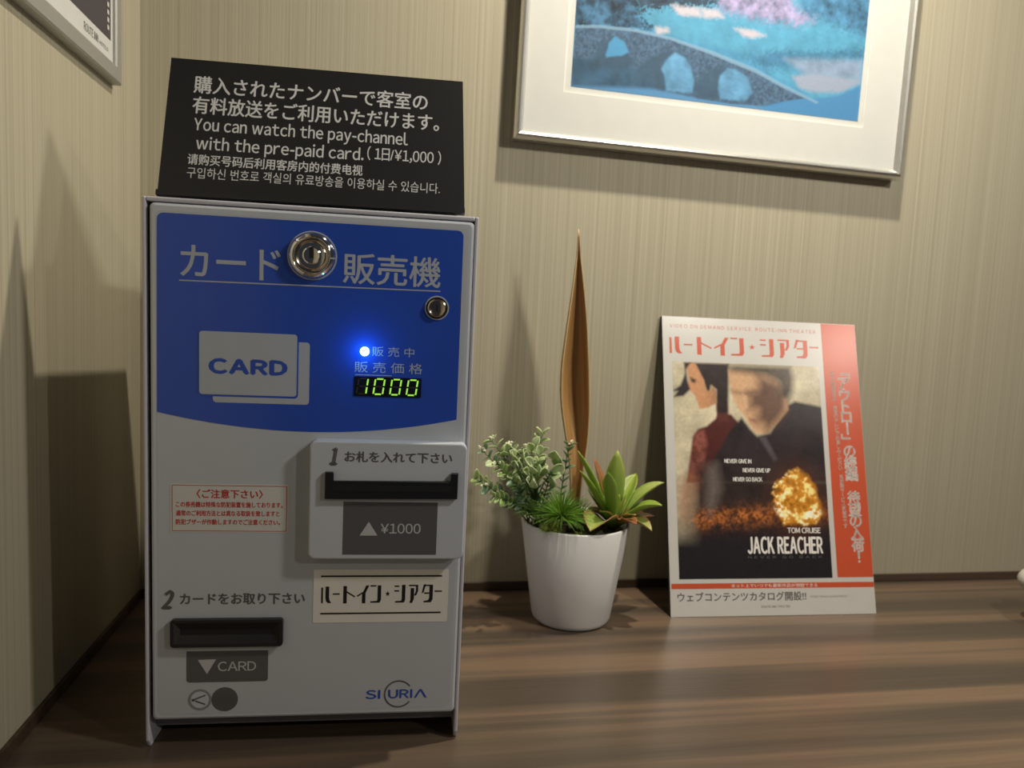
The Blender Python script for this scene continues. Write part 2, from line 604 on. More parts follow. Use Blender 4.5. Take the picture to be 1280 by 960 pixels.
# outlines of the flat prints, in metres on the poster and on the framed picture
POSTER_POLYS = {
 'w_hair': [(0.0238, 0.2788), (0.0251, 0.2668), (0.0194, 0.2524), (0.0099, 0.2455), (0.0158, 0.2452), (0.0105, 0.2384), (0.0224, 0.2401), (0.0303, 0.2478), (0.0273, 0.2585), (0.026, 0.2702), (0.0324, 0.2792)],
 'w_face': [(0.0263, 0.2783), (0.0375, 0.2782), (0.0469, 0.2592), (0.049, 0.2476), (0.0541, 0.2461), (0.0561, 0.2529), (0.061, 0.248), (0.0612, 0.2331), (0.0507, 0.2278), (0.0404, 0.2255), (0.0359, 0.2406), (0.027, 0.2502), (0.0295, 0.2586), (0.0277, 0.2686)],
 'w_hair2': [(0.0324, 0.2788), (0.0771, 0.2789), (0.0743, 0.2219), (0.0623, 0.2216), (0.0595, 0.2347), (0.061, 0.248), (0.0552, 0.2528), (0.0531, 0.2428), (0.049, 0.2468), (0.046, 0.2575), (0.0372, 0.2706)],
 'w_eye': [(0.0308, 0.262), (0.0375, 0.2589), (0.0362, 0.2555), (0.0323, 0.2562)],
 'w_neck': [(0.0612, 0.2331), (0.0731, 0.2318), (0.0738, 0.212), (0.0619, 0.2117), (0.0599, 0.2248)],
 'w_jacket': [(0.0624, 0.2232), (0.0777, 0.2203), (0.0906, 0.2059), (0.0754, 0.1762), (0.042, 0.1436), (0.0229, 0.1432), (0.0283, 0.1752), (0.0316, 0.1946), (0.0378, 0.2029), (0.0481, 0.2064), (0.0586, 0.2149)],
 'w_sleeve': [(0.0342, 0.1979), (0.0445, 0.2014), (0.0473, 0.1885), (0.043, 0.1659), (0.0355, 0.1466), (0.0238, 0.1448), (0.029, 0.172)],
 'm_hair': [(0.0761, 0.2754), (0.0875, 0.2779), (0.1526, 0.2792), (0.1552, 0.2648), (0.1532, 0.2494), (0.1445, 0.2374), (0.1379, 0.2439), (0.1371, 0.259), (0.1218, 0.267), (0.0802, 0.2705)],
 'm_face': [(0.0765, 0.2721), (0.1012, 0.2733), (0.129, 0.2689), (0.1388, 0.2574), (0.1448, 0.2424), (0.1465, 0.2274), (0.1342, 0.2137), (0.1195, 0.2001), (0.1074, 0.1994), (0.1009, 0.2062), (0.093, 0.2191), (0.085, 0.2288), (0.0789, 0.2453)],
 'm_shade': [(0.1114, 0.2683), (0.1388, 0.2574), (0.1449, 0.2441), (0.1447, 0.2273), (0.1342, 0.2137), (0.1196, 0.2009), (0.1149, 0.2098), (0.1065, 0.2129), (0.109, 0.2262), (0.0987, 0.2276), (0.0997, 0.246), (0.1103, 0.2497)],
 'm_brow': [(0.0783, 0.2494), (0.0928, 0.2466), (0.1086, 0.2493), (0.1244, 0.2518), (0.1222, 0.245), (0.1083, 0.2446), (0.096, 0.2425), (0.0798, 0.2453)],
 'm_nose': [(0.0918, 0.244), (0.0969, 0.2425), (0.0978, 0.2276), (0.0917, 0.2257)],
 'm_mouth': [(0.0981, 0.2168), (0.1066, 0.2154), (0.1064, 0.2121), (0.0987, 0.2135)],
 'm_ear': [(0.1412, 0.2406), (0.1465, 0.2408), (0.146, 0.229), (0.1421, 0.2281)],
 'm_jacket': [(0.145, 0.2323), (0.1551, 0.2377), (0.1882, 0.232), (0.1886, 0.146), (0.042, 0.1436), (0.0585, 0.1758), (0.0732, 0.1989), (0.0895, 0.2174), (0.0991, 0.2045), (0.1072, 0.1965), (0.123, 0.2002)],
 'm_collar': [(0.1073, 0.1981), (0.1175, 0.1951), (0.1298, 0.1709), (0.1261, 0.1676)],
 'expl1': [(0.1229, 0.1331), (0.1275, 0.1488), (0.1422, 0.1558), (0.1521, 0.1593), (0.1637, 0.1539), (0.1724, 0.1406), (0.175, 0.1272), (0.1797, 0.1095), (0.1718, 0.1006), (0.1289, 0.0979), (0.1277, 0.1155), (0.1224, 0.1242)],
 'expl2': [(0.1291, 0.1376), (0.137, 0.1489), (0.1515, 0.1514), (0.1676, 0.1405), (0.1645, 0.1315), (0.1503, 0.1335), (0.1397, 0.1178), (0.1305, 0.1221)],
 'expl3': [(0.1449, 0.1245), (0.1618, 0.127), (0.1682, 0.116), (0.1529, 0.1026), (0.1462, 0.1091)],
 'rubble': [(0.0114, 0.1076), (0.0363, 0.1014), (0.064, 0.1038), (0.0967, 0.1085), (0.1159, 0.1153), (0.1289, 0.0979), (0.1428, 0.0937), (0.0907, 0.0846), (0.0631, 0.0865), (0.0129, 0.0862)],
 'smoke1': [(0.048, 0.1607), (0.0575, 0.1631), (0.0609, 0.1366), (0.0503, 0.108), (0.0434, 0.1079)],
 'handlow': [(0.0126, 0.1402), (0.0269, 0.1536), (0.0358, 0.145), (0.0278, 0.1186), (0.0134, 0.099), (0.0112, 0.1141)],
}
LAND_POLYS = {
 'fairway': [(0.12, 0.1763), (0.4015, 0.2156), (0.4111, 0.0739), (0.3559, 0.0758), (0.2369, 0.1204), (0.1525, 0.1268), (0.1263, 0.1476)],
 'hedge': [(0.0527, 0.1742), (0.1194, 0.1836), (0.1266, 0.1439), (0.1439, 0.1313), (0.128, 0.1263), (0.0583, 0.1217)],
 'topbush': [(0.12, 0.1763), (0.197, 0.1871), (0.2158, 0.1652), (0.1747, 0.1571), (0.1263, 0.1476)],
 'flowers': [(0.2094, 0.1888), (0.2852, 0.1994), (0.319, 0.1694), (0.3373, 0.1641), (0.3203, 0.1572), (0.2679, 0.1558), (0.2334, 0.1581), (0.2114, 0.1665)],
 'pinetrees': [(0.3103, 0.2105), (0.4006, 0.2233), (0.4028, 0.1844), (0.404, 0.155), (0.3832, 0.1563), (0.3459, 0.1671), (0.3194, 0.1656)],
 'bunker1': [(0.1642, 0.1583), (0.1953, 0.1587), (0.2024, 0.1502), (0.1754, 0.1485)],
 'bunker2': [(0.1974, 0.159), (0.2184, 0.1599), (0.2275, 0.1527), (0.2045, 0.1497)],
 'bunker3': [(0.1479, 0.1326), (0.1622, 0.1337), (0.1646, 0.1295), (0.1505, 0.1254)],
 'bunker4': [(0.239, 0.1436), (0.2604, 0.1444), (0.2781, 0.1402), (0.2612, 0.1357), (0.2504, 0.1366)],
 'bunker5': [(0.3129, 0.1005), (0.3389, 0.1075), (0.3981, 0.1065), (0.3985, 0.1026), (0.3725, 0.0896), (0.3367, 0.0863), (0.3229, 0.0899)],
 'sand2': [(0.3022, 0.1187), (0.4001, 0.1287), (0.4008, 0.1069), (0.3527, 0.1052), (0.3257, 0.1059)],
 'shade1': [(0.2544, 0.1168), (0.2927, 0.1254), (0.3499, 0.1305), (0.401, 0.1407), (0.4008, 0.1308), (0.3242, 0.1195), (0.3034, 0.1072), (0.2772, 0.106), (0.2637, 0.1102)],
 'water': [(0.0561, 0.0979), (0.1215, 0.106), (0.1807, 0.0868), (0.2409, 0.0785), (0.2901, 0.0645), (0.3729, 0.0857), (0.3999, 0.0987), (0.3987, 0.0604), (0.0588, 0.0594)],
 'bridge': [(0.0595, 0.1219), (0.0838, 0.1254), (0.1239, 0.1269), (0.1651, 0.1235), (0.2162, 0.114), (0.2689, 0.1011), (0.3054, 0.0878), (0.3491, 0.0758), (0.3287, 0.0775), (0.3069, 0.0723), (0.2879, 0.0643), (0.2682, 0.064), (0.2424, 0.0623), (0.1995, 0.0641), (0.1573, 0.0688), (0.128, 0.0749), (0.06, 0.0707)],
 'rail': [(0.0594, 0.1233), (0.0837, 0.1269), (0.1238, 0.1283), (0.165, 0.125), (0.216, 0.1162), (0.2687, 0.1038), (0.3051, 0.0905), (0.349, 0.0766), (0.347, 0.074), (0.3055, 0.0859), (0.2692, 0.0988), (0.2164, 0.1117), (0.1653, 0.1217), (0.124, 0.125), (0.0839, 0.1236), (0.0596, 0.1204)],
 'arch1d': [(0.0822, 0.0937), (0.0852, 0.1071), (0.1005, 0.1164), (0.1127, 0.1143), (0.1221, 0.0986), (0.1309, 0.0903), (0.1152, 0.0828), (0.0751, 0.0817)],
 'arch1': [(0.0947, 0.0971), (0.0978, 0.1098), (0.1044, 0.1177), (0.1149, 0.1127), (0.1205, 0.1029), (0.1139, 0.0988), (0.0961, 0.0947)],
 'arch2d': [(0.131, 0.0884), (0.1424, 0.0992), (0.1661, 0.1116), (0.1829, 0.1099), (0.1974, 0.0888), (0.1992, 0.0679), (0.1616, 0.0674), (0.128, 0.0749)],
 'arch2': [(0.1588, 0.0899), (0.163, 0.0999), (0.1725, 0.1094), (0.1855, 0.1045), (0.1925, 0.0958), (0.197, 0.083), (0.1966, 0.0688), (0.1657, 0.0679), (0.1622, 0.0846)],
 'arch3d': [(0.1987, 0.0736), (0.2019, 0.0855), (0.2136, 0.0964), (0.2343, 0.1028), (0.2476, 0.0986), (0.2661, 0.0853), (0.268, 0.066), (0.2037, 0.0646)],
 'arch3': [(0.226, 0.0767), (0.2269, 0.0903), (0.2345, 0.1001), (0.2452, 0.1002), (0.2611, 0.0924), (0.2678, 0.0777), (0.2592, 0.0669), (0.2291, 0.0663)],
 'darkwater': [(0.057, 0.0907), (0.0945, 0.0897), (0.1271, 0.0861), (0.1601, 0.0844), (0.1635, 0.0695), (0.1165, 0.066), (0.0591, 0.0605)],
 'bank': [(0.277, 0.0631), (0.3069, 0.0723), (0.3331, 0.078), (0.373, 0.0849), (0.3979, 0.0997), (0.3986, 0.0612), (0.2861, 0.0601)],
}


# ================================================================ SETTING
def box_struct(name, lo, hi, material, label=None):
    bm = bmesh.new()
    bevel_box(bm, lo, hi)
    return tag(bm_obj(name, bm, material), kind='structure')


box_struct('wall_back', (-0.05, 0.0, -0.75), (1.75, 0.05, 1.25), M['wall_back'])
box_struct('wall_left', (-0.05, -1.0, -0.75), (0.0, 0.0, 1.25), M['wall_back'])
bm = bmesh.new(); bevel_box(bm, (0.003, -0.0032, 0.0), (1.75, 0.0, 0.0098), 0.0006)
tag(bm_obj('baseboard_back', bm, M['trim']), kind='structure')
bm = bmesh.new(); bevel_box(bm, (0.0, -0.62, 0.0), (0.0032, -0.0, 0.0098), 0.0006)
tag(bm_obj('baseboard_left', bm, M['trim']), kind='structure')

counter = empty('counter', (0.0, 0.0, 0.0))
tag(counter, 'long wood-grain laminate counter running under all the objects along the walls', 'counter')
bm = bmesh.new(); bevel_box(bm, (0.0, -0.56, -0.035), (1.75, 0.0, 0.0), 0.001)
bm_obj('countertop', bm, M['counter'], counter)
bm = bmesh.new(); bevel_box(bm, (0.0, -0.52, -0.75), (1.75, -0.50, -0.035))
bm_obj('front_panel', bm, M['counter'], counter)

# ================================================================ CARD VENDING MACHINE
machine = empty('card_vending_machine', (0.08745, -0.27959, 0.0), -0.0455)
tag(machine, 'pale grey prepaid card vending machine with a blue upper panel and lit price display', 'vending machine')
F = Face(machine, lean=-0.0216)
W, H, DEPTH = 0.215, 0.3749, 0.205
# housing: two side plates running down to the feet, top, back
bm = bmesh.new()


def side_plate(x0, x1):
    prof = [(0.004, 0.0), (0.0, 0.007), (0.0, H), (-DEPTH, H), (-DEPTH, 0.0), (-0.024, 0.0), (-0.017, 0.008), (-0.009, 0.0015)]
    prof = [(-0.004, 0.0), (0.0, 0.006), (0.0, H), (-DEPTH, H), (-DEPTH, 0.0)]
    a = []
    for x in (x0, x1):
        row = []
        for w, v in prof:
            q = F.p(x, v, w)
            if w == -DEPTH: q = (x, DEPTH, v)
            row.append(bm.verts.new(q if v > 0.0 or w == 0 else (q[0], q[1], 0.0)))
        a.append(row)
    n = len(prof)
    bm.faces.new(a[0]); bm.faces.new(a[1][::-1])
    for i in range(n):
        bm.faces.new([a[0][i], a[0][(i + 1) % n], a[1][(i + 1) % n], a[1][i]])


side_plate(0.0, 0.0026); side_plate(W - 0.0026, W)
# top plate and back plate
for (lo, hi) in (((0.0026, -0.0, H - 0.0026), (W - 0.0026, DEPTH, H)),):
    vs = []
    for x in (0.0026, W - 0.0026):
        for (v, w) in ((H - 0.0030, 0.0), (H, 0.0)):
            vs.append(bm.verts.new(F.p(x, v, w)))
        vs.append(bm.verts.new((x, DEPTH, H))); vs.append(bm.verts.new((x, DEPTH, H - 0.0026)))
    bm.faces.new(vs[0:4]); bm.faces.new(vs[4:8][::-1])
    for i in range(4):
        j = (i + 1) % 4
        bm.faces.new([vs[i], vs[j], vs[4 + j], vs[4 + i]])
bevel_box(bm, (0.0026, DEPTH - 0.0026, 0.010), (W - 0.0026, DEPTH, H - 0.0026))
housing = bm_obj('housing', bm, M['housing'], machine)
mod = housing.modifiers.new('edge', 'BEVEL'); mod.width = 0.0009; mod.segments = 2; mod.limit_method = 'ANGLE'
# dark interior seen through the gap round the door
F.slab('inner_shell', rounded_rect(0.0027, 0.022, W - 0.0027, H - 0.0031, 0.001), -0.030, -0.004, M['black_gap'])
F.slab('toe_panel', rounded_rect(0.0027, 0.0095, W - 0.0027, 0.0225, 0.0005), -0.020, -0.0135, M['toe'])
# door
door = F.slab('door', rounded_rect(0.0048, 0.0218, 0.2122, 0.3712, 0.0030), -0.0040, 0.0012, M['door'], bevel=0.0018)
F.slab('faceplate_film', rounded_rect(0.0090, 0.0258, 0.2085, 0.3665, 0.0040), 0.0010, 0.0013, M['film'], parent=door)
# blue field with the curved lower edge
top = rounded_rect(0.0097, 0.30, 0.2050, 0.3650, 0.0040, corners=(0, 0, 1, 1))
top = [q for q in top if q[1] > 0.301]
arc = []
for k in range(25):
    t = k / 24
    u = 0.0092 + (0.2052 - 0.0092) * t
    arc.append((u, 0.2366 - 0.0110 * (1 - (2 * t - 1) ** 2)))
blue_pts = arc + top
F.slab('blue_panel', blue_pts, 0.0012, 0.00145, M['blue'], parent=door)
WB = 0.00146
F.text('title_lettering', 'カード', (0.0240, 0.3255, 0.0860, 0.3455), WB, M['print_light'], door, bold=0.0003)
F.text('title_lettering', '販売機', (0.1265, 0.3262, 0.1905, 0.3462), WB, M['print_light'], door, bold=0.0003)
F.polys('title_rule', [bar(0.0232, 0.3228, 0.1908, 0.3240, 0.0008)], WB, M['print_light'], door)
F.slab('card_picture', rounded_rect(0.0442, 0.2440, 0.1058, 0.2858, 0.0022), WB, WB + 0.0001, M['print_light'], parent=door)
F.slab('card_outline', rounded_rect(0.0347, 0.2480, 0.0986, 0.2918, 0.0024), WB + 0.0001, WB + 0.0002, M['blue'], parent=door)
F.slab('card_picture', rounded_rect(0.0356, 0.2493, 0.0976, 0.2908, 0.0020), WB + 0.0002, WB + 0.0003, M['print_light'], parent=door)
F.text('card_lettering', 'CARD', (0.0422, 0.2635, 0.0908, 0.2728), WB + 0.0003, M['print_blue'], door, bold=0.0009, wide=True, tracking=0.14)
F.text('display_lettering', '販 売 中', (0.1466, 0.2785, 0.1748, 0.2850), WB, M['print_light'], door)
F.text('display_lettering', '販 売 価 格', (0.1352, 0.2672, 0.1806, 0.2745), WB, M['print_light'], door)
F.polys('display_rule', [bar(0.1358, 0.2655, 0.1600, 0.2655, 0.0005)], WB, M['print_light'], door)
# big chrome lock
UL, VL = 0.1063, 0.3430
F.lathe('lock_print_ring', UL, VL, [(0.0160, WB), (0.0160, WB + 0.0001), (0.0153, WB + 0.0001), (0.0153, WB)], M['print_light'], door)
lock = F.lathe('lock', UL, VL, [(0.0152, WB), (0.0150, 0.0035), (0.0142, 0.0048), (0.0128, 0.0062), (0.0120, 0.0066), (0.0112, 0.0060),
                                (0.0108, 0.0050), (0.0075, 0.0046)], M['chrome'])
tag(lock, 'large round chrome lock with a key slot')
F.lathe('lock_cone', UL, VL, [(0.0108, 0.0046), (0.0100, 0.0058), (0.0062, 0.0032), (0.0060, 0.0030)], M['nickel'], lock)
F.lathe('lock_core', UL + 0.0002, VL, [(0.0060, 0.0030), (0.0058, 0.0062), (0.0050, 0.0068), (0.0030, 0.0064), (0.0002, 0.0064)], M['chrome'], lock)
F.slab('key_slot', rounded_rect(UL - 0.0012, VL - 0.0018, UL + 0.0014, VL + 0.0052, 0.0004), 0.0062, 0.0070, M['black_gap'], lock)
F.polys('lock_mark', [bar(UL + 0.0122, VL - 0.0012, UL + 0.0152, VL - 0.0012, 0.0010)], 0.0064, M['print_light'], lock)
# small lock
UL, VL = 0.1889, 0.3127
l2 = F.lathe('lock', UL, VL, [(0.0082, WB), (0.0081, 0.0022), (0.0073, 0.0023)], M['print_light'])
tag(l2, 'small round key lock at the right edge of the blue panel')
F.lathe('lock_recess', UL, VL, [(0.0073, 0.0023), (0.0072, 0.0026), (0.0068, 0.0024)], M['black_gap'], l2)
F.lathe('lock_core', UL, VL, [(0.0064, 0.0024), (0.0062, 0.0040), (0.0054, 0.0044), (0.0040, 0.0036), (0.0002, 0.0036)], M['nickel'], l2)
F.slab('key_slot', rounded_rect(UL - 0.0005, VL - 0.0020, UL + 0.0006, VL + 0.0022, 0.0003), 0.0036, 0.0040, M['black_gap'], l2)
# status lamp
UL, VL = 0.1417, 0.2814
sl = F.lathe('status_lamp', UL, VL, [(0.0031, WB), (0.0029, 0.0024), (0.0024, 0.0034), (0.0014, 0.0041), (0.0003, 0.0043)], M['led'])
tag(sl, 'glowing blue indicator lamp')
ld = bpy.data.lights.new('status_lamp_light', 'POINT')
ld.energy = 0.011; ld.color = (0.02, 0.36, 1.0); ld.shadow_soft_size = 0.0015
lo = bpy.data.objects.new('status_lamp_light', ld); COL.objects.link(lo); lo.parent = machine; lo.location = F.p(UL, VL, 0.0105)
# price display
disp = F.slab('price_display', rounded_rect(0.1353, 0.2512, 0.1802, 0.2644, 0.0003), WB, WB + 0.0005, M['display'])
tag(disp, 'black display window with green digits reading 1000')
WD = WB + 0.0005


def seg_digit(u0, v0, on):
    w, h, t = 0.0062, 0.0104, 0.0010
    segs = {'a': bar(t, h, w - t, h, t), 'd': bar(t, 0, w - t, 0, t),
            'f': bar(0, h / 2 + t * .6, 0, h - t * .3, t), 'b': bar(w, h / 2 + t * .6, w, h - t * .3, t),
            'e': bar(0, t * .3, 0, h / 2 - t * .6, t), 'c': bar(w, t * .3, w, h / 2 - t * .6, t), 'g': bar(t, h / 2, w - t, h / 2, t)}
    def put(keys):
        return [[(u0 + x + y * 0.13, v0 + y) for x, y in segs[k]] for k in keys]
    F.polys('digit', put(on), WD, M['digit'], disp)
    off = [k for k in segs if k not in on]
    return put(off)


offs = []
for u0, on in ((0.1370, 'bc'), (0.1481, 'abcdef'), (0.1592, 'abcdef'), (0.1703, 'abcdef')):
    offs += seg_digit(u0, 0.2527, on)
F.polys('unlit_segments', offs, WD, M['digit_off'], disp)
# caution sticker
WF = 0.00135
st = F.slab('caution_sticker', rounded_rect(0.0172, 0.1553, 0.0934, 0.1888, 0.0010), WF, WF + 0.0001, M['sticker_red'])
tag(st, 'small white notice with red frame and red Japanese text')
WS = WF + 0.0001
F.frame('red_border', rounded_rect(0.0182, 0.1562, 0.0925, 0.1879, 0.0008), rounded_rect(0.0186, 0.1566, 0.0921, 0.1875, 0.0006), WS, WS + 0.00008, M['red_ink'], st)
F.text('notice_lettering', '〈ご注意下さい〉', (0.0340, 0.1790, 0.0765, 0.1850), WS, M['red_ink'], st, bold=0.0002)
F.text('notice_lettering', 'この券売機は特殊な防犯装置を施しております。', (0.0208, 0.1727, 0.0896, 0.1765), WS, M['red_ink'], st, bold=0.00012)
F.text('notice_lettering', '通常のご利用方法とは異なる取扱を致しますと', (0.0208, 0.1667, 0.0876, 0.1705), WS, M['red_ink'], st, bold=0.00012)
F.text('notice_lettering', '防犯ブザーが作動しますのでご注意ください。', (0.0208, 0.1607, 0.0880, 0.1645), WS, M['red_ink'], st, bold=0.00012)
# step 2
F.text('step_lettering', '2', (0.0118, 0.1020, 0.0170, 0.1145), WF, M['print_grey'], bold=0.0009, wide=True, slant=0.22)
F.text('step_lettering', 'カードをお取り下さい', (0.0233, 0.1048, 0.1052, 0.1124), WF, M['print_grey'], bold=0.00028)
# card slot
cs = F.frame('card_slot', rounded_rect(0.0178, 0.0758, 0.0914, 0.0952, 0.0022), rounded_rect(0.0198, 0.0778, 0.0894, 0.0932, 0.0010), WF, 0.0050, M['black_plastic'])
tag(cs, 'black card dispensing slot')
F.slab('slot_throat', rounded_rect(0.0194, 0.0774, 0.0898, 0.0936, 0.0008), WF, WF + 0.0008, M['black_gap'], cs)
bm = bmesh.new()
lips = []
for (va, vb) in ((0.0932, 0.0867), (0.0778, 0.0848)):
    q = [F.p(0.0198, va, 0.0045), F.p(0.0894, va, 0.0045), F.p(0.0850, vb, 0.0016), F.p(0.0242, vb, 0.0016)]
    bm.faces.new([bm.verts.new(x) for x in q])
for (ua, ub) in ((0.0198, 0.0242), (0.0894, 0.0850)):
    q = [F.p(ua, 0.0932, 0.0045), F.p(ua, 0.0778, 0.0045), F.p(ub, 0.0848, 0.0016), F.p(ub, 0.0867, 0.0016)]
    bm.faces.new([bm.verts.new(x) for x in q])
bm_obj('slot_lip', bm, M['black_plastic'], cs)
# card plate
cp = F.slab('card_plate', rounded_rect(0.0274, 0.0489, 0.0813, 0.0714, 0.0020, corners=(1, 1, 0, 0)), WF, WF + 0.0001, M['plate_grey'])
F.polys('arrow', [[(0.0348, 0.0652), (0.0468, 0.0655), (0.0408, 0.0548)]], WS, M['plate_text'], cp)
F.text('plate_lettering', 'CARD', (0.0480, 0.0568, 0.0733, 0.0636), WS, M['plate_text'], cp, bold=0.0001, wide=True, tracking=0.06)
# two round emblems
e1 = F.lathe('round_mark', 0.0361, 0.0362, [(0.0078, WF), (0.0078, WF + 0.00005), (0.0001, WF + 0.00006)], M['plate_soft'])
F.lathe('round_mark_disc', 0.0361, 0.0362, [(0.0060, WF), (0.0060, WF + 0.00012), (0.0001, WF + 0.00013)], M['door'], e1)
F.polys('fork_mark', [bar(0.0316, 0.0362, 0.0398, 0.0395, 0.0010), bar(0.0330, 0.0356, 0.0398, 0.0328, 0.0010),
                      [(0.0308, 0.0352), (0.0326, 0.0352), (0.0326, 0.0370), (0.0308, 0.0370)]], WF + 0.00014, M['print_grey'], e1)
e2 = F.lathe('round_mark', 0.0526, 0.0362, [(0.0088, WF), (0.0088, WF + 0.0001), (0.0001, WF + 0.00011)], M['plate_grey'])
F.polys('mark_rules', [bar(0.0446, 0.0362, 0.0606, 0.0362, 0.0007)] +
        [bar(0.0470 + 0.0019 * k, 0.0382, 0.0481 + 0.0019 * k, 0.0382 + 0.0006 * (k % 2), 0.0016) for k in range(6)] +
        [bar(0.0470 + 0.0019 * k, 0.0338, 0.0481 + 0.0019 * k, 0.0338 + 0.0006 * (k % 2), 0.0016) for k in range(6)], WF + 0.00014, M['print_grey'], e2)
# theatre label
lb = F.slab('white_label', rounded_rect(0.1110, 0.0908, 0.2042, 0.1293, 0.0010), WF, WF + 0.00015, M['sticker'])
WL = WF + 0.00015
F.polys('label_rules', [bar(0.1160, 0.1245, 0.1995, 0.1246, 0.0012), bar(0.1160, 0.0975, 0.1995, 0.0977, 0.0012)], WL, M['black_ink'], lb)
F.polys('logo_lettering', theatre_logo(0.1164, 0.1045, 0.1998, 0.1185), WL, M['black_ink'], lb)
# bill acceptor
BW = 0.0098
bz = F.slab('bill_acceptor', rounded_rect(0.1080, 0.1396, 0.2130, 0.2212, 0.0045), WF - 0.0002, BW, M['door'], bevel=0.0010)
tag(bz, 'raised grey bill acceptor plate with black slot')
F.text('step_lettering', '1', (0.1215, 0.2052, 0.1252, 0.2165), BW, M['print_grey'], bz, bold=0.0009, wide=True, slant=0.15)
F.text('step_lettering', 'お札を入れて下さい', (0.1310, 0.2074, 0.2026, 0.2146), BW, M['print_grey'], bz, bold=0.00028)
slot = F.slab('bill_slot', [(0.1185, 0.1822), (0.2073, 0.1832), (0.2073, 0.2010), (0.2028, 0.2010), (0.2028, 0.1952), (0.1237, 0.1945), (0.1237, 0.2006), (0.1185, 0.2006)],
              BW - 0.001, BW + 0.0030, M['black_plastic'], bz, bevel=0.0006)
F.slab('slot_opening', rounded_rect(0.1237, 0.1880, 0.2026, 0.1925, 0.0008), BW + 0.0026, BW + 0.0032, M['black_gap'], bz)
F.slab('price_plate', rounded_rect(0.1308, 0.1430, 0.1942, 0.1800, 0.0002), BW, BW + 0.0001, M['plate_grey'], bz)
F.polys('arrow', [[(0.1420, 0.1565), (0.1540, 0.1565), (0.1480, 0.1662)]], BW + 0.0001, M['plate_text'], bz)
F.text('plate_lettering', '¥1000', (0.1560, 0.1580, 0.1830, 0.1650), BW + 0.0001, M['plate_text'], bz, bold=0.00012, wide=True, tracking=0.08)
# maker's mark
F.text('maker_lettering', 'SI', (0.1487, 0.0338, 0.1586, 0.0402), WF, M['print_blue'], bold=0.0003, wide=True)
F.text('maker_lettering', 'URI', (0.1646, 0.0338, 0.1812, 0.0402), WF, M['print_blue'], bold=0.0003, wide=True)
F.polys('maker_lettering', [[(0.1826, 0.0338), (0.1842, 0.0338), (0.1872, 0.0390), (0.1902, 0.0338), (0.1920, 0.0338), (0.1880, 0.0402), (0.1864, 0.0402)]], WF, M['print_blue'])
ring = []
n = 40
for k in range(n):
    a0 = PI * 0.20 + k / n * PI * 1.60
    a1 = PI * 0.20 + (k + 1) / n * PI * 1.60
    ring.append([(0.1716 + r * math.cos(a), 0.0370 + r * math.sin(a)) for r, a in ((0.0103, a0), (0.0103, a1), (0.0092, a1), (0.0092, a0))])
F.polys('maker_ring', ring, WF, M['print_grey'])

# ================================================================ BLACK SIGN ON TOP
sign = empty('information_sign', (0.0936, -0.2782, 0.3765), -0.06625)
tag(sign, 'black tilted notice card with white multilingual text standing on top of the vending machine', 'sign')
S = Face(sign, lean=0.2596)
S.slab('front_panel', [(0.0, 0.0), (0.1995, 0.0), (0.1957, 0.0985), (0.0002, 0.0985)], -0.0016, 0.0, M['sign_black'])
S.slab('lower_lip', [(0.0, 0.0), (0.1995, 0.0), (0.1995, 0.0034), (0.0, 0.0034)], 0.0, 0.0030, M['sign_black'])
bm = bmesh.new()
ty, tz = 0.0985 * math.sin(0.2596), 0.0985 * math.cos(0.2596)
vs = [bm.verts.new(q) for q in ((0.0002, ty, tz), (0.1957, ty, tz), (0.1957, ty + 0.020, 0.0), (0.0002, ty + 0.020, 0.0),
                                (0.0002, ty + 0.0014, tz), (0.1957, ty + 0.0014, tz), (0.1957, ty + 0.0214, 0.0), (0.0002, ty + 0.0214, 0.0))]
for f in ((0, 1, 2, 3), (7, 6, 5, 4), (0, 4, 5, 1), (3, 2, 6, 7), (0, 3, 7, 4), (1, 5, 6, 2)):
    bm.faces.new([vs[i] for i in f])
bm_obj('back_flap', bm, M['sign_black'], sign)
T = M['sign_text']
S.text('sign_lettering', '購入されたナンバーで客室の', (0.0165, 0.0743, 0.1716, 0.0868), 0, T, bold=0.00022)
S.text('sign_lettering', '有料放送をご利用いただけます。', (0.0168, 0.0595, 0.1800, 0.0718), 0, T, bold=0.00022)
S.text('sign_lettering', 'You can watch the pay-channel', (0.0188, 0.0450, 0.1593, 0.0568), 0, T, bold=0.00016, wide=True)
S.text('sign_lettering', 'with the pre-paid card.', (0.0213, 0.0318, 0.1300, 0.0434), 0, T, bold=0.00016, wide=True)
S.text('sign_lettering', '( 1日/¥1,000 )', (0.1325, 0.0348, 0.1822, 0.0450), 0, T, bold=0.00010, wide=True, tracking=0.08)
S.text('sign_lettering', '请购买号码后利用客房内的付费电视', (0.0168, 0.0232, 0.1298, 0.0308), 0, T, bold=0.00012)
S.text('sign_lettering', '구입하신 번호로 객실의 유료방송을 이용하실 수 있습니다.', (0.0171, 0.0138, 0.1822, 0.0214), 0, T)

# ================================================================ ADVERTISING BOARD
PW, PH, PL = 0.2365, 0.3321, 0.2615
poster = empty('advertising_board', (0.55048, -0.08986, 0.0), -0.0300)
tag(poster, 'white and red film poster board leaning against the wall on the right of the counter', 'poster')
Q = Face(poster, lean=PL)
Q.su, Q.sv = 1.0089, 0.99357
board = Q.slab('board', rounded_rect(0, 0.0, PW, PH, 0.0), -0.0050, -0.0003, M['board_edge'])
Q.slab('poster_sheet', rounded_rect(0.0, 0.0004, PW, PH, 0.0004), -0.0003, 0.0, M['paper'])
Q.polys('red_column', [[(0.1932, 0.0402), (PW - 0.0002, 0.0402), (PW - 0.0002, PH - 0.0004), (0.1932, PH - 0.0004)]], 0, M['poster_red'])
Q.polys('red_band', [[(0.0015, 0.0293), (PW - 0.0002, 0.0293), (PW - 0.0002, 0.0350), (0.0015, 0.0350)]], 0, M['poster_red'])
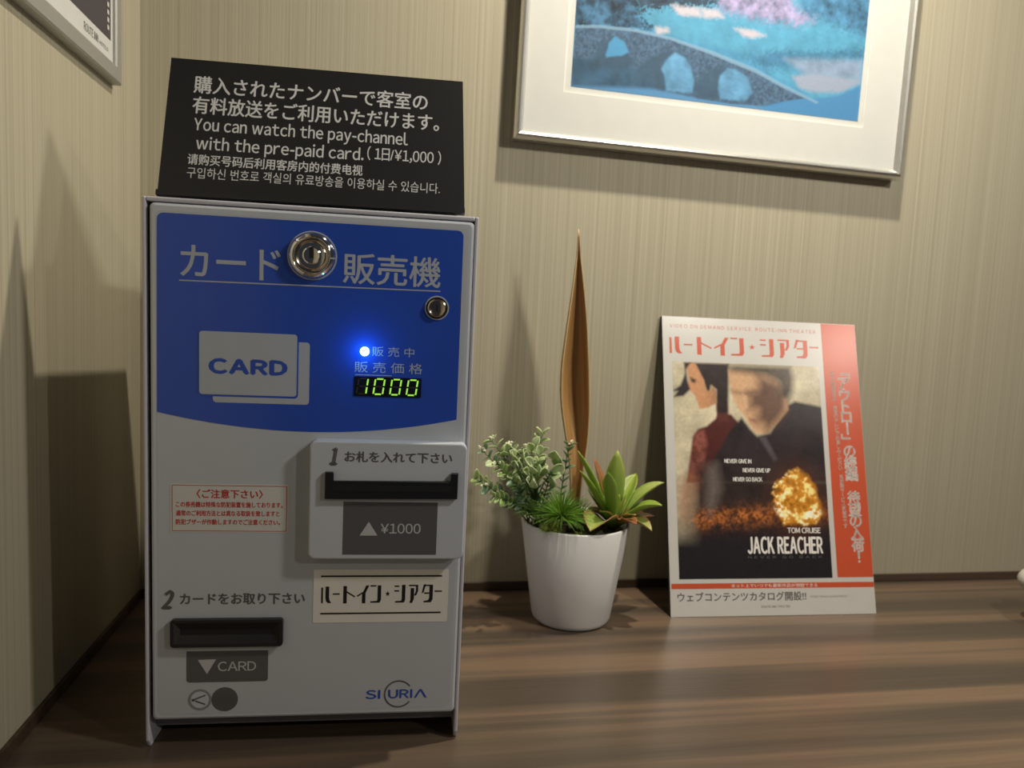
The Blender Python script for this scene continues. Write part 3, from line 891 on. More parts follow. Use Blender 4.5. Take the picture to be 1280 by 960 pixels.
Q.polys('logo_lettering', theatre_logo(0.0078, 0.2878, 0.1885, 0.3108), 0, M['poster_red'])
Q.text('small_lettering', 'VIDEO ON DEMAND SERVICE  ROUTE-INN THEATER', (0.0088, 0.3190, 0.1860, 0.3232), 0, M['poster_red'], wide=True, tracking=0.3)
Q.text('band_lettering', 'ネット上でいつでも最新作品が視聴できる', (0.0687, 0.0303, 0.1686, 0.0340), 0.0001, M['poster_white'])
Q.text('footer_lettering', 'ウェブコンテンツカタログ開設!!', (0.0080, 0.0160, 0.1545, 0.0256), 0, M['poster_ink'], bold=0.0002)
Q.text('footer_lettering', 'http://www.route-inn.tv/', (0.1600, 0.0180, 0.2035, 0.0214), 0, M['poster_ink'], wide=True)
Q.text('footer_lettering', 'ROUTE-INN THEATER', (0.1021, 0.0085, 0.1352, 0.0110), 0, M['poster_ink'], wide=True)


def vertical_text(name, chars, u, v0, v1, size, material, bold):
    """letters stacked downwards"""
    n = len(chars)
    step = (v1 - v0) / n
    allv, allf = [], []
    for i, ch in enumerate(chars):
        if ch == ' ': continue
        V, Fc = raw_text(ch)
        c = (V.min(0) + V.max(0)) / 2
        ext = max((V.max(0) - V.min(0)).max(), 0.62)
        s = size / max(ext, 0.88)
        uu, vv = (V[:, 0] - c[0]) * s, (V[:, 1] - c[1]) * s
        if ch in 'ー」「':
            uu, vv = vv.copy(), -uu.copy()
        if ch == '「': uu = uu + size * .2; vv = vv - size * .25
        if ch == '」': uu = uu - size * .2; vv = vv + size * .25
        vc = v1 - (i + 0.5) * step
        for (bu, bv_) in ((-bold, 0), (bold, 0), (0, bold), (0, -bold)):
            base = len(allv)
            allv += [Q.p(u + (0.2211 - 0.2169) * (0.275 - vc) / 0.2157 + a + bu, vc + b + bv_, 0.00012) for a, b in zip(uu, vv)]
            allf += [[base + k for k in f] for f in Fc]
    return mesh_obj(name, allv, allf, material, poster)


vertical_text('column_lettering', '「アウトロー」の続編 待望の入荷！', 0.2165, 0.0560, 0.2800, 0.0150, M['poster_white'], 0.0004)
vertical_text('column_small_lettering', '新作映画配信中 客室のテレビでお楽しみください 見放題サービス実施中です', 0.2035, 0.0940, 0.2740, 0.0050, M['poster_white'], 0.00005)

ph = POSTER_POLYS


def poster_picture(U, V):
    n1 = fbm(U, V, 45, 1); n2 = fbm(U, V, 130, 2); n3 = fbm(U, V, 420, 3, octaves=2)
    C = np.array(lin(206, 194, 166))[None] * (0.72 + 0.42 * n1[:, None])
    S_ = lambda k, col, soft=0.0016, a=1.0: over(C, poly_mask(U, V, ph[k], soft) * a, col)
    C = S_('w_jacket', lin(80, 36, 33), 0.003)
    C = S_('w_neck', lin(92, 46, 40), 0.003)
    C = S_('w_hair2', np.array(lin(46, 35, 34))[None] * (0.7 + 0.6 * n2[:, None]), 0.004)
    C = S_('w_face', np.array(lin(190, 138, 100))[None] * np.clip(1.12 - (U[:, None] - 0.045) * 22, 0.45, 1.1), 0.0025)
    C = S_('w_hair', lin(48, 40, 44), 0.003)
    C = S_('w_eye', lin(60, 38, 32), 0.003)
    C = S_('w_sleeve', np.array(lin(158, 92, 78))[None] * (0.40 + 1.1 * n2[:, None]), 0.006, 0.8)
    C = S_('m_jacket', np.array(lin(44, 35, 38))[None] * (0.55 + 0.8 * n1[:, None]), 0.004)
    C = S_('m_face', lin(205, 163, 126), 0.003)
    C = S_('m_shade', lin(84, 57, 48), 0.016, 0.9)
    C = S_('m_hair', np.array(lin(70, 56, 48))[None] * (0.5 + 0.8 * n2[:, None]), 0.010, 0.95)
    C = S_('m_brow', lin(84, 60, 50), 0.006, 0.55)
    C = S_('m_nose', lin(214, 174, 138), 0.004, 0.8)
    C = S_('m_mouth', lin(142, 92, 80), 0.003, 0.8)
    C = S_('m_ear', lin(176, 136, 110), 0.004, 0.6)
    C = S_('m_collar', lin(110, 100, 104), 0.004, 0.5)
    # dusk street below the two figures
    t = np.clip((0.182 - V) / 0.040, 0, 1) * np.clip((U - 0.016) / 0.022, 0, 1)
    C = over(C, t, np.array(lin(50, 39, 37))[None] * (0.7 + 0.6 * n1[:, None]))
    C = S_('smoke1', lin(150, 138, 130), 0.016, 0.45)
    C = S_('handlow', lin(170, 112, 80), 0.016, 0.55)
    t2 = np.clip((0.108 - V) / 0.035, 0, 1)
    C = over(C, t2, lin(38, 35, 38))
    band = np.exp(-((V - 0.105 - 0.06 * (U - 0.06)) / 0.010) ** 2) * np.clip((U - 0.012) / 0.03, 0, 1)
    C = over(C, np.clip(band * n2 * 1.5, 0, 1), np.array(lin(176, 104, 54))[None] * (0.3 + 1.0 * n3[:, None]))
    glow = np.exp(-(((U - 0.150) / 0.022) ** 2 + ((V - 0.125) / 0.030) ** 2))
    C = over(C, glow * 0.55, lin(150, 72, 28))
    fire = poly_mask(U + (n2 - 0.5) * 0.008, V + (n1 - 0.5) * 0.008, ph['expl1'], 0.005)
    C = over(C, fire, np.array(lin(238, 158, 52))[None] * (0.35 + 1.0 * n2[:, None]))
    C = over(C, fire * np.clip((n2 - 0.48) * 6, 0, 1), lin(255, 236, 150))
    C = over(C, fire * np.clip((n1 * n2 - 0.36) * 8, 0, 1), lin(255, 252, 222))
    return C * (0.92 + 0.16 * n3[:, None])


picture_mesh('film_picture', Q, (0.0105, 0.0396, 0.1872, 0.2795), 200, 270, poster_picture, 0.00012, M['photo_print'])
WP = 0.0002
Q.text('tagline_lettering', 'NEVER GIVE IN', (0.0671, 0.1655, 0.0985, 0.1700), WP, M['poster_white'], bold=0.00018, wide=True, tracking=0.06)
Q.text('tagline_lettering', 'NEVER GIVE UP', (0.0882, 0.1555, 0.1204, 0.1600), WP, M['poster_white'], bold=0.00018, wide=True, tracking=0.06)
Q.text('tagline_lettering', 'NEVER GO BACK', (0.0764, 0.1453, 0.1103, 0.1498), WP, M['poster_white'], bold=0.00018, wide=True, tracking=0.06)
Q.text('title_lettering', 'TOM CRUISE', (0.1370, 0.0885, 0.1762, 0.0945), WP, M['poster_white'], bold=0.00018, wide=True, tracking=0.06)
Q.text('title_lettering', 'JACK REACHER', (0.0900, 0.0662, 0.1774, 0.0845), WP, M['poster_white'], bold=0.0006, wide=True, tracking=0.14)
Q.text('title_lettering', 'NEVER  GO  BACK', (0.0896, 0.0612, 0.1765, 0.0638), WP, M['poster_ink'], bold=0.0001, wide=True, tracking=0.5)

# ================================================================ FRAMED PICTURE ON THE BACK WALL
picture = empty('framed_picture', (0.3712, 0.0, 0.4977), rot=(0, 0.01573, 0))
tag(picture, 'silver framed blue landscape print of a stone bridge hanging on the back wall', 'picture')
G = Face(picture)
FW, FH = 0.4608, 0.370
FD = 0.0200


def frame_rail(face, name, a, b, inx, iny, depth, material, parent=None):
    """mitred rail from corner a to b; (inx, iny) points inward, profile sloping to the glass"""
    prof = [(0.0, 0.0015), (0.0, depth * 0.72), (0.0022, depth * 0.93), (0.0045, depth), (0.0068, depth * 0.93), (0.0098, depth * 0.70), (0.0098, 0.0015)]
    du = (b[0] - a[0], b[1] - a[1]); L = math.hypot(*du); du = (du[0] / L, du[1] / L)
    va, vb = [], []
    bm = bmesh.new()
    for t, w in prof:
        va.append(bm.verts.new(face.p(a[0] + inx * t + du[0] * t, a[1] + iny * t + du[1] * t, w)))
        vb.append(bm.verts.new(face.p(b[0] + inx * t - du[0] * t, b[1] + iny * t - du[1] * t, w)))
    n = len(prof)
    for i in range(n):
        bm.faces.new([va[i], va[(i + 1) % n], vb[(i + 1) % n], vb[i]])
    bm.faces.new(va); bm.faces.new(vb[::-1])
    return bm_obj(name, bm, material, parent or face.parent)


for a, b, ix, iy in (((0, 0), (FW, 0), 0, 1), ((FW, 0), (FW, FH), -1, 0), ((FW, FH), (0, FH), 0, -1), ((0, FH), (0, 0), 1, 0)):
    frame_rail(G, 'frame_rail', a, b, ix, iy, FD, M['silver'])
G.slab('backing_board', rounded_rect(0.004, 0.004, FW - 0.004, FH - 0.004, 0), 0.0015, 0.0120, M['board_edge'])
TOPV = 0.318
mw = rounded_rect(0.0508, 0.0533, 0.4070, TOPV, 0)
G.frame('mount', rounded_rect(0.0085, 0.0085, FW - 0.0085, FH - 0.0085, 0), mw, 0.0120, 0.0140, M['mount'])
G.frame('mount_edge', mw, rounded_rect(0.0520, 0.0545, 0.4058, TOPV - 0.0012, 0), 0.0122, 0.0137, M['mount_bevel'])
G.slab('inner_mount', rounded_rect(0.0512, 0.0537, 0.4066, TOPV - 0.0004, 0), 0.0120, 0.0125, M['mount'])


def landscape(U, V):
    lp = LAND_POLYS
    n1 = fbm(U, V, 40, 11, ratio=2.2); n2 = fbm(U, V, 110, 12); n3 = fbm(U, V, 420, 13, octaves=2)
    wob = lambda k, soft, amp: poly_mask(U + (n2 - 0.5) * amp, V + (n3 - 0.5) * amp, lp[k], soft)
    C = np.array(lin(84, 168, 204))[None] * (0.80 + 0.35 * n1[:, None])
    A = lambda k, col, soft=0.0016, a=1.0, amp=0.0: over(C, wob(k, soft, amp) * a, col)
    t = np.clip((V - 0.175) / 0.02, 0, 1)
    C = over(C, t, np.array(lin(60, 112, 142))[None] * (0.25 + 1.2 * n2[:, None]))
    C = A('fairway', np.array(lin(92, 180, 210))[None] * (0.78 + 0.32 * n1[:, None]), 0.004)
    C = A('pinetrees', np.array(lin(80, 148, 184))[None] * (0.35 + 0.95 * n2[:, None]), 0.010, amp=0.007)
    C = A('flowers', np.array(lin(190, 178, 214))[None] * (0.30 + 0.95 * n2[:, None]), 0.010, a=0.85, amp=0.009)
    C = A('topbush', np.array(lin(52, 84, 104))[None] * (0.35 + 1.1 * n2[:, None]), 0.005, amp=0.010)
    C = A('hedge', np.array(lin(70, 124, 156))[None] * (0.12 + 1.25 * n2[:, None] ** 1.6), 0.005, amp=0.010)
    C = A('shade1', np.array(lin(64, 128, 164))[None] * (0.55 + 0.7 * n2[:, None]), 0.010, 0.8, amp=0.007)
    C = A('sand2', np.array(lin(152, 184, 208))[None] * (0.70 + 0.42 * n1[:, None]), 0.008, amp=0.002)
    C = A('water', lin(92, 160, 204), 0.003)
    for k in ('bunker1', 'bunker2', 'bunker3', 'bunker4', 'bunker5'):
        C = A(k, lin(210, 212, 214) if k != 'bunker5' else lin(168, 188, 204), 0.005, amp=0.002)
    C = A('bridge', np.array(lin(84, 122, 150))[None] * (0.55 + 0.60 * n3[:, None]), 0.0016)
    C = A('darkwater', np.array(lin(58, 102, 128))[None] * (0.7 + 0.6 * n1[:, None]), 0.005)
    for k in ('arch1d', 'arch2d', 'arch3d'):
        C = A(k, np.array(lin(62, 98, 120))[None] * (0.8 + 0.4 * n1[:, None]), 0.005, 0.9, amp=0.001)
    C = A('arch1', lin(84, 170, 212), 0.0026, amp=0.001)
    for k in ('arch2', 'arch3'):
        C = A(k, np.array(lin(104, 172, 208))[None] * (0.60 + 0.65 * n1[:, None]), 0.003, amp=0.001)
    C = A('bank', lin(80, 156, 204), 0.003)
    C = A('rail', lin(146, 194, 216), 0.0012, 0.7)
    return C * np.array([0.72, 0.66, 0.74])[None]


picture_mesh('landscape_print', G, (0.0589, 0.0603, 0.4003, TOPV - 0.008), 380, 280, landscape, 0.0127, M['art_print'])

# ================================================================ FRAME ON THE LEFT WALL
lf = empty('wall_frame', (0.0, -0.0790, 0.4958), PI / 2)
tag(lf, 'thin silver framed dark notice hanging on the left wall above the counter', 'picture')
K = Face(lf)     # u runs towards the back wall; frame extends towards negative u
LW, LH = 0.42, 0.30


def rail2(a, b, inx, iny):
    prof = [(0.0, 0.0004), (0.0, 0.0080), (0.0014, 0.0092), (0.0120, 0.0092), (0.0136, 0.0080), (0.0142, 0.0050), (0.0142, 0.0004)]
    du = (b[0] - a[0], b[1] - a[1]); L = math.hypot(*du); du = (du[0] / L, du[1] / L)
    bm = bmesh.new(); va, vb = [], []
    for t, w in prof:
        va.append(bm.verts.new(K.p(a[0] + inx * t + du[0] * t, a[1] + iny * t + du[1] * t, w)))
        vb.append(bm.verts.new(K.p(b[0] + inx * t - du[0] * t, b[1] + iny * t - du[1] * t, w)))
    n = len(prof)
    for i in range(n): bm.faces.new([va[i], va[(i + 1) % n], vb[(i + 1) % n], vb[i]])
    bm.faces.new(va); bm.faces.new(vb[::-1])
    return bm_obj('frame_rail', bm, M['satin'], lf)


for a, b, ix, iy in (((-LW, 0), (0, 0), 0, 1), ((0, 0), (0, LH), -1, 0), ((0, LH), (-LW, LH), 0, -1), ((-LW, LH), (-LW, 0), 1, 0)):
    rail2(a, b, ix, iy)
K.slab('notice_sheet', rounded_rect(-LW + 0.010, 0.010, -0.010, LH - 0.010, 0), 0.0004, 0.0060, M['mount'])
K.polys('dark_panel', [[(-LW + 0.02, 0.0315), (-0.0190, 0.0315), (-0.0190, LH - 0.03), (-LW + 0.02, LH - 0.03)]], 0.0061, M['panel_grey'])
K.polys('panel_ticks', [bar(-0.0250, 0.0385 + k * 0.0062, -0.0250, 0.0385 + k * 0.0062 + 0.0036, 0.0040) for k in range(36)], 0.0063, M['mount'])
K.text('notice_lettering', 'ROUTE INN', (-0.0760, 0.0200, -0.0470, 0.0265), 0.0061, M['poster_ink'], wide=True)
K.text('notice_lettering', 'HOTELS', (-0.0440, 0.0205, -0.0250, 0.0235), 0.0061, M['poster_ink'], wide=True)

# ================================================================ POTTED ARRANGEMENT
PX, PY = 0.4430, -0.0790
plant = empty('potted_plant', (PX, PY, 0.0))
tag(plant, 'white tapered pot of artificial succulents and one tall dried brown leaf beside the vending machine', 'plant')
PO = Vector((PX, PY, 0.0))
RT, RB, PHT = 0.0563, 0.0412, 0.1035


def lathe_z(name, prof, material, parent, seg=64, centre=(0, 0)):
    verts, faces = [], []
    for r, z in prof:
        for k in range(seg):
            a = 2 * PI * k / seg
            verts.append((centre[0] + r * math.cos(a), centre[1] + r * math.sin(a), z))
    for i in range(len(prof) - 1):
        for k in range(seg):
            k2 = (k + 1) % seg
            faces.append([i * seg + k, i * seg + k2, (i + 1) * seg + k2, (i + 1) * seg + k])
    faces.append([k for k in range(seg)][::-1])
    faces.append([(len(prof) - 1) * seg + k for k in range(seg)])
    bm = bmesh.new()
    bv = [bm.verts.new(x) for x in verts]
    for f in faces: bm.faces.new([bv[i] for i in f])
    return bm_obj(name, bm, material, parent, smooth=True)


pot = lathe_z('pot', [(RB - 0.006, 0.0), (RB - 0.0035, 0.0004), (RB - 0.0012, 0.0022), (RB, 0.0055), (RT - 0.0003, PHT - 0.0012), (RT - 0.0012, PHT),
                      (RT - 0.0026, PHT), (RT - 0.0036, PHT - 0.0014), (RT - 0.0060, PHT - 0.016), (0.001, PHT - 0.016)], M['pot'], plant)
pot.data.set_sharp_from_angle(angle=math.radians(70))

# moss bed: lumpy disc
bm = bmesh.new()
rings = []
for i in range(9):
    r = (RT - 0.0052) * i / 8
    row = []
    for k in range(28):
        a = 2 * PI * k / 28
        z = PHT - 0.009 + 0.004 * math.sin(k * 2.1 + i * 1.7) * (i > 0) * (i < 8) + 0.004 * (1 - (i / 8) ** 2)
        row.append(bm.verts.new((r * math.cos(a), r * math.sin(a), z)))
    rings.append(row)
for i in range(8):
    for k in range(28):
        bm.faces.new([rings[i][k], rings[i + 1][k], rings[i + 1][(k + 1) % 28], rings[i][(k + 1) % 28]])
bmesh.ops.remove_doubles(bm, verts=bm.verts, dist=1e-6)
tag(bm_obj('moss', bm, M['soil'], plant, smooth=True), kind='stuff')


def leaf_mesh(name, p0, p1, width, arch, base_col, tip_col, edge_col=None, fold=0.25, tip_sharp=1.6, base_w=0.45, up=Vector((0, 0, 1)), n=12, peak=0.55, curl=0.0):
    """a bent leaf blade: quadratic spine, cupped cross-section, colours along the blade"""
    p0, p1 = Vector(p0), Vector(p1)
    d = p1 - p0
    c = (p0 + p1) / 2 + up * arch
    verts, cols, faces = [], [], []
    m = 7
    for i in range(n + 1):
        t = i / n
        p = p0 * (1 - t) ** 2 + c * 2 * t * (1 - t) + p1 * t * t
        tan = ((c - p0) * 2 * (1 - t) + (p1 - c) * 2 * t).normalized()
        side = tan.cross(up)
        if side.length < 0.05: side = tan.cross(Vector((0.3, -1, 0.1)))
        side.normalize()
        nor = side.cross(tan).normalized()
        if t < peak:
            w = base_w + (1 - base_w) * math.sin(t / peak * PI / 2)
        else:
            w = max(0.0, 1 - ((t - peak) / (1 - peak)) ** tip_sharp)
        w = max(w, 0.02) * width / 2
        for j in range(m):
            s = (j / (m - 1)) * 2 - 1
            verts.append(p + side * (s * w) + nor * ((s * s - 0.3) * w * fold * 2 + curl * s * w))
            k = min(1, max(0, t))
            col = [base_col[q] * (1 - k) + tip_col[q] * k for q in range(3)]
            if edge_col and abs(s) > 0.9:
                col = [col[q] * 0.3 + edge_col[q] * 0.7 for q in range(3)]
            if abs(s) < 0.2: col = [x * 1.15 for x in col]
            cols.append(col)
    for i in range(n):
        for j in range(m - 1):
            a = i * m + j
            faces.append([a, a + 1, a + m + 1, a + m])
    me = bpy.data.meshes.new(name)
    me.from_pydata([tuple(v) for v in verts], [], faces)
    at = me.color_attributes.new('Col', 'FLOAT_COLOR', 'POINT')
    at.data.foreach_set('color', np.array([[*c_, 1] for c_ in cols], dtype=np.float32).ravel())
    me.polygons.foreach_set('use_smooth', [True] * len(me.polygons))
    me.update()
    return me


def leaf_obj(name, me, parent, material, th=0.0005):
    me.materials.append(material)
    o = bpy.data.objects.new(name, me)
    COL.objects.link(o)
    o.parent = parent
    s = o.modifiers.new('thickness', 'SOLIDIFY')
    s.thickness = th; s.offset = 0
    return o


def tube(bm, pts, r0, r1, seg=6):
    n = len(pts)
    prev = None
    for i, p in enumerate(pts):
        p = Vector(p)
        a = Vector(pts[max(0, i - 1)]); b = Vector(pts[min(n - 1, i + 1)])
        t = (b - a).normalized()
        s = t.cross(Vector((0.2, 0.9, 0.1))).normalized()
        q = s.cross(t)
        r = r0 + (r1 - r0) * i / (n - 1)
        row = [bm.verts.new(p + (s * math.cos(2 * PI * k / seg) + q * math.sin(2 * PI * k / seg)) * r) for k in range(seg)]
        if prev:
            for k in range(seg): bm.faces.new([prev[k], prev[(k + 1) % seg], row[(k + 1) % seg], row[k]])
        else: bm.faces.new(row[::-1])
        prev = row
    bm.faces.new(prev)


def W2(p): return Vector(p) - PO


# tall dried sheath leaf: a boat-shaped half tube opening towards the room
SP = [  # z, x left, x right
    (0.098, 0.4415, 0.4500), (0.120, 0.4405, 0.4515), (0.150, 0.4393, 0.4533), (0.1755, 0.4348, 0.4571), (0.2005, 0.4290, 0.4583), (0.226, 0.4242, 0.4577),
    (0.2595, 0.4231, 0.4549), (0.305, 0.4272, 0.4500), (0.334, 0.4302, 0.4455), (0.360, 0.4328, 0.4408), (0.378, 0.4341, 0.4372), (0.392, 0.4340, 0.4358), (0.4014, 0.4339, 0.4344)]
from_z = [s[0] for s in SP]
verts, cols, faces = [], [], []
NS, MS = 40, 15
for i in range(NS + 1):
    z = 0.098 + (0.4014 - 0.098) * i / NS
    zz = [z + d for d in (-0.012, -0.006, 0.0, 0.006, 0.012)]      # smoothed outline
    if z > 0.385: zz = [z]
    xl = float(np.mean(np.interp(zz, from_z, [s[1] for s in SP]))); xr = float(np.mean(np.interp(zz, from_z, [s[2] for s in SP])))
    hw = (xr - xl) / 2; cx = (xl + xr) / 2
    dep = hw * 1.25 + 0.001
    for j in range(MS):
        a = PI * (j / (MS - 1))
        s = -math.cos(a)
        x = cx + s * hw * (1.0 if abs(s) < 0.98 else 0.97)
        y = -0.060 + dep * math.sin(a) ** 0.8 - 0.004 + 0.25 * s * hw
        verts.append((x - PX, y - PY, z))
        g = 0.75 + 0.25 * math.sin(j * 2.7 + z * 40) * 0.5
        col = [0.47 * g, 0.255 * g, 0.088 * g]
        if j in (0, MS - 1): col = [0.58, 0.42, 0.22]
        if z > 0.375: col = [0.42, 0.28, 0.13]
        cols.append(col)
for i in range(NS):
    for j in range(MS - 1):
        a = i * MS + j
        faces.append([a, a + 1, a + MS + 1, a + MS])
me = bpy.data.meshes.new('dried_leaf')
me.from_pydata(verts, [], faces)
at = me.color_attributes.new('Col', 'FLOAT_COLOR', 'POINT')
at.data.foreach_set('color', np.array([[*c_, 1] for c_ in cols], dtype=np.float32).ravel())
me.polygons.foreach_set('use_smooth', [True] * len(me.polygons))
dl = leaf_obj('dried_leaf', me, plant, M['dried'], 0.0011)
tag(dl, 'tall narrow brown dried leaf folded like a boat')

# rosette of broad yellow-green leaves on the right
ROSETTE= [(0.4383, -0.09, 0.1783), (0.4601, -0.075, 0.1682), (0.477, -0.1, 0.1807), (0.5129, -0.06, 0.1484), (0.5349, -0.085, 0.1447), (0.5222, -0.115, 0.1279), (0.5089, -0.125, 0.1047), (0.4425, -0.135, 0.1082), (0.5242, -0.05, 0.1285), (0.4361, -0.11, 0.1621), (0.5287, -0.08, 0.1074), (0.4899, -0.13, 0.1135), (0.4764, -0.05, 0.1389), (0.4583, -0.13, 0.165), (0.4604, -0.06, 0.1325), (0.4813, -0.092, 0.1252), (0.4711, -0.092, 0.111)]
SPRIG= [(0.4055, -0.07, 0.1925), (0.3494, -0.08, 0.1875), (0.3389, -0.1, 0.1797), (0.3512, -0.115, 0.1687), (0.3336, -0.09, 0.149), (0.3405, -0.11, 0.1465), (0.3692, -0.08, 0.1813), (0.3829, -0.09, 0.18), (0.4336, -0.075, 0.1821), (0.3929, -0.11, 0.172), (0.3665, -0.12, 0.1544), (0.4103, -0.1, 0.1581), (0.3479, -0.12, 0.1372)]
ROUND= [(0.3812, -0.1, 0.1739), (0.3957, -0.095, 0.1795), (0.3837, -0.11, 0.164), (0.3954, -0.112, 0.1606), (0.3628, -0.1, 0.1753), (0.3753, -0.115, 0.1533), (0.4083, -0.11, 0.1523), (0.3866, -0.118, 0.1517), (0.4029, -0.105, 0.1695), (0.3717, -0.11, 0.1663), (0.416, -0.1, 0.1598), (0.3708, -0.09, 0.1799)]
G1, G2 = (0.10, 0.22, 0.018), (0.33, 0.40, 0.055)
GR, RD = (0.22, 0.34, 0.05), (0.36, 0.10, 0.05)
ros = empty('rosette', (0, 0, 0)); ros.parent = plant
tag(ros, 'bright yellow-green leaf rosette with reddish leaf tips')
rc = W2((0.4790, -0.0920, 0.099))
specs = [  # width, arch, base colour, tip colour, edge
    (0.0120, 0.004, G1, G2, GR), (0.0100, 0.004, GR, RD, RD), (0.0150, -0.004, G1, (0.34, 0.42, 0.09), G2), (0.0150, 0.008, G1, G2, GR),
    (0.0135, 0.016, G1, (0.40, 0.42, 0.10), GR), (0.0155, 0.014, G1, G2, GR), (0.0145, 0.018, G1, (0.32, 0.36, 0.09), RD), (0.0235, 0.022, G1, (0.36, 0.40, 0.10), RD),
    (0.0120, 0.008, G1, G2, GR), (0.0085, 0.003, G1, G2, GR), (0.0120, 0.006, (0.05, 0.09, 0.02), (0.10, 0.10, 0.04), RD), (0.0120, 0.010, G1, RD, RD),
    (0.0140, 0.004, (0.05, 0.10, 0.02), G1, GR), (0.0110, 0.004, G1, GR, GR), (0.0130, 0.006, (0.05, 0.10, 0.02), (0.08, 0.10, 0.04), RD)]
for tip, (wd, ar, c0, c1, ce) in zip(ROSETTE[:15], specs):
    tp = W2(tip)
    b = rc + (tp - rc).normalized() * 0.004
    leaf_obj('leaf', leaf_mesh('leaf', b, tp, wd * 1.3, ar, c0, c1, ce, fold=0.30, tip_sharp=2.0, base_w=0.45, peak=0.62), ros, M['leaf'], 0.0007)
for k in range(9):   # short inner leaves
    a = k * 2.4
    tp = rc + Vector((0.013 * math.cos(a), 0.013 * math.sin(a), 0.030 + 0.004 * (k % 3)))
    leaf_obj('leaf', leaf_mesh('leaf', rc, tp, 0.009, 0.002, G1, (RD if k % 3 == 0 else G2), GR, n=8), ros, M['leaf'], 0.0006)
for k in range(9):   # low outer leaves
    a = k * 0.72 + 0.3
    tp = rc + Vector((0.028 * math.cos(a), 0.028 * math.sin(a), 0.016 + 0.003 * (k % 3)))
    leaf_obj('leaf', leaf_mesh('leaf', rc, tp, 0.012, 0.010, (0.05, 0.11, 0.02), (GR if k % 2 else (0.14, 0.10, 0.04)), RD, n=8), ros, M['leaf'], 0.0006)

# grassy tufts in the middle
def tuft(c, R, n, col0, col1, name='grass_tuft', seed=3):
    r = random.Random(seed)
    bm = bmesh.new()
    lay = bm.verts.layers.float_color.new('Col')
    for i in range(n):
        a = r.uniform(0, 2 * PI); el = math.asin(r.uniform(0.0, 1.0))
        d = Vector((math.cos(a) * math.cos(el), math.sin(a) * math.cos(el), math.sin(el)))
        L = R * r.uniform(0.75, 1.08)
        p0 = Vector(c) + d * 0.002
        p2 = Vector(c) + d * L + Vector((0, 0, -0.10 * L * math.cos(el)))
        p1 = Vector(c) + d * L * 0.55 + Vector((0, 0, 0.12 * L))
        s = d.cross(Vector((0.1, 0.2, 1))).normalized()
        q = s.cross(d)
        prev = None
        mixk = r.uniform(0.7, 1.25)
        for k in range(5):
            t = k / 4
            p = p0 * (1 - t) ** 2 + p1 * 2 * t * (1 - t) + p2 * t * t
            w = 0.00065 * (1 - t * 0.85)
            row = [bm.verts.new(p + s * w), bm.verts.new(p - s * w * 0.5 + q * w * 0.8), bm.verts.new(p - s * w * 0.5 - q * w * 0.8)]
            cc = [(col0[z] * (1 - t) + col1[z] * t) * mixk for z in range(3)]
            for v in row: v[lay] = (*cc, 1)
            if prev:
                for z in range(3): bm.faces.new([prev[z], prev[(z + 1) % 3], row[(z + 1) % 3], row[z]])
            prev = row
        bm.faces.new(prev)
    o = bm_obj(name, bm, M['leaf'], plant)
    return tag(o, kind='stuff')


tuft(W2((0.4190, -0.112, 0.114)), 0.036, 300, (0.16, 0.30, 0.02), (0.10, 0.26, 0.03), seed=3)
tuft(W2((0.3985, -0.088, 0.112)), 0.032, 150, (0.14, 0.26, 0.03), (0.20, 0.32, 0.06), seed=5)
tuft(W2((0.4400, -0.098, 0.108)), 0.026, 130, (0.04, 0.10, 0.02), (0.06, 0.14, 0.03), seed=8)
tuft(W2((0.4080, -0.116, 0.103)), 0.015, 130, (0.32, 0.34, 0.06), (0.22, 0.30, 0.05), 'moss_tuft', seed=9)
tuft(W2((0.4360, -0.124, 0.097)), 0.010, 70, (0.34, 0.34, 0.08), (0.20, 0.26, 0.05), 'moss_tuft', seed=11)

# leafy flowering sprigs on the left
PALE, EDGE = (0.36, 0.46, 0.20), (0.66, 0.72, 0.42)
TEAL, TEAL2 = (0.06, 0.13, 0.065), (0.20, 0.30, 0.17)
r = random.Random(21)
small = [leaf_mesh('leaf', (0, 0, 0), (0.0105, 0, 0), 0.0046, 0.0010, TEAL, TEAL2, None, n=5),
         leaf_mesh('leaf', (0, 0, 0), (0.0100, 0, 0), 0.0052, 0.0012, (0.14, 0.26, 0.06), (0.30, 0.44, 0.12), EDGE, n=5),
         leaf_mesh('leaf', (0, 0, 0), (0.0125, 0, 0), 0.0088, 0.0016, PALE, (0.44, 0.54, 0.26), EDGE, n=6, tip_sharp=2.4)]
for m_ in small: m_.materials.append(M['leaf'])


def put_leaf(me, parent, pos, direction, scale, roll):
    d = Vector(direction).normalized()
    z = Vector((0, 0, 1)) - d * d.z
    if z.length < 0.1: z = Vector((0, -1, 0.2))
    z.normalize(); y = z.cross(d)
    R_ = Matrix((d, y, z)).transposed().to_4x4()
    o = bpy.data.objects.new('leaf', me)
    COL.objects.link(o)
    o.parent = parent
    o.matrix_local = Matrix.Translation(pos) @ R_ @ Matrix.Rotation(roll, 4, 'X') @ Matrix.Scale(scale, 4)
    s = o.modifiers.new('thickness', 'SOLIDIFY'); s.thickness = 0.0004; s.offset = 0
    return o


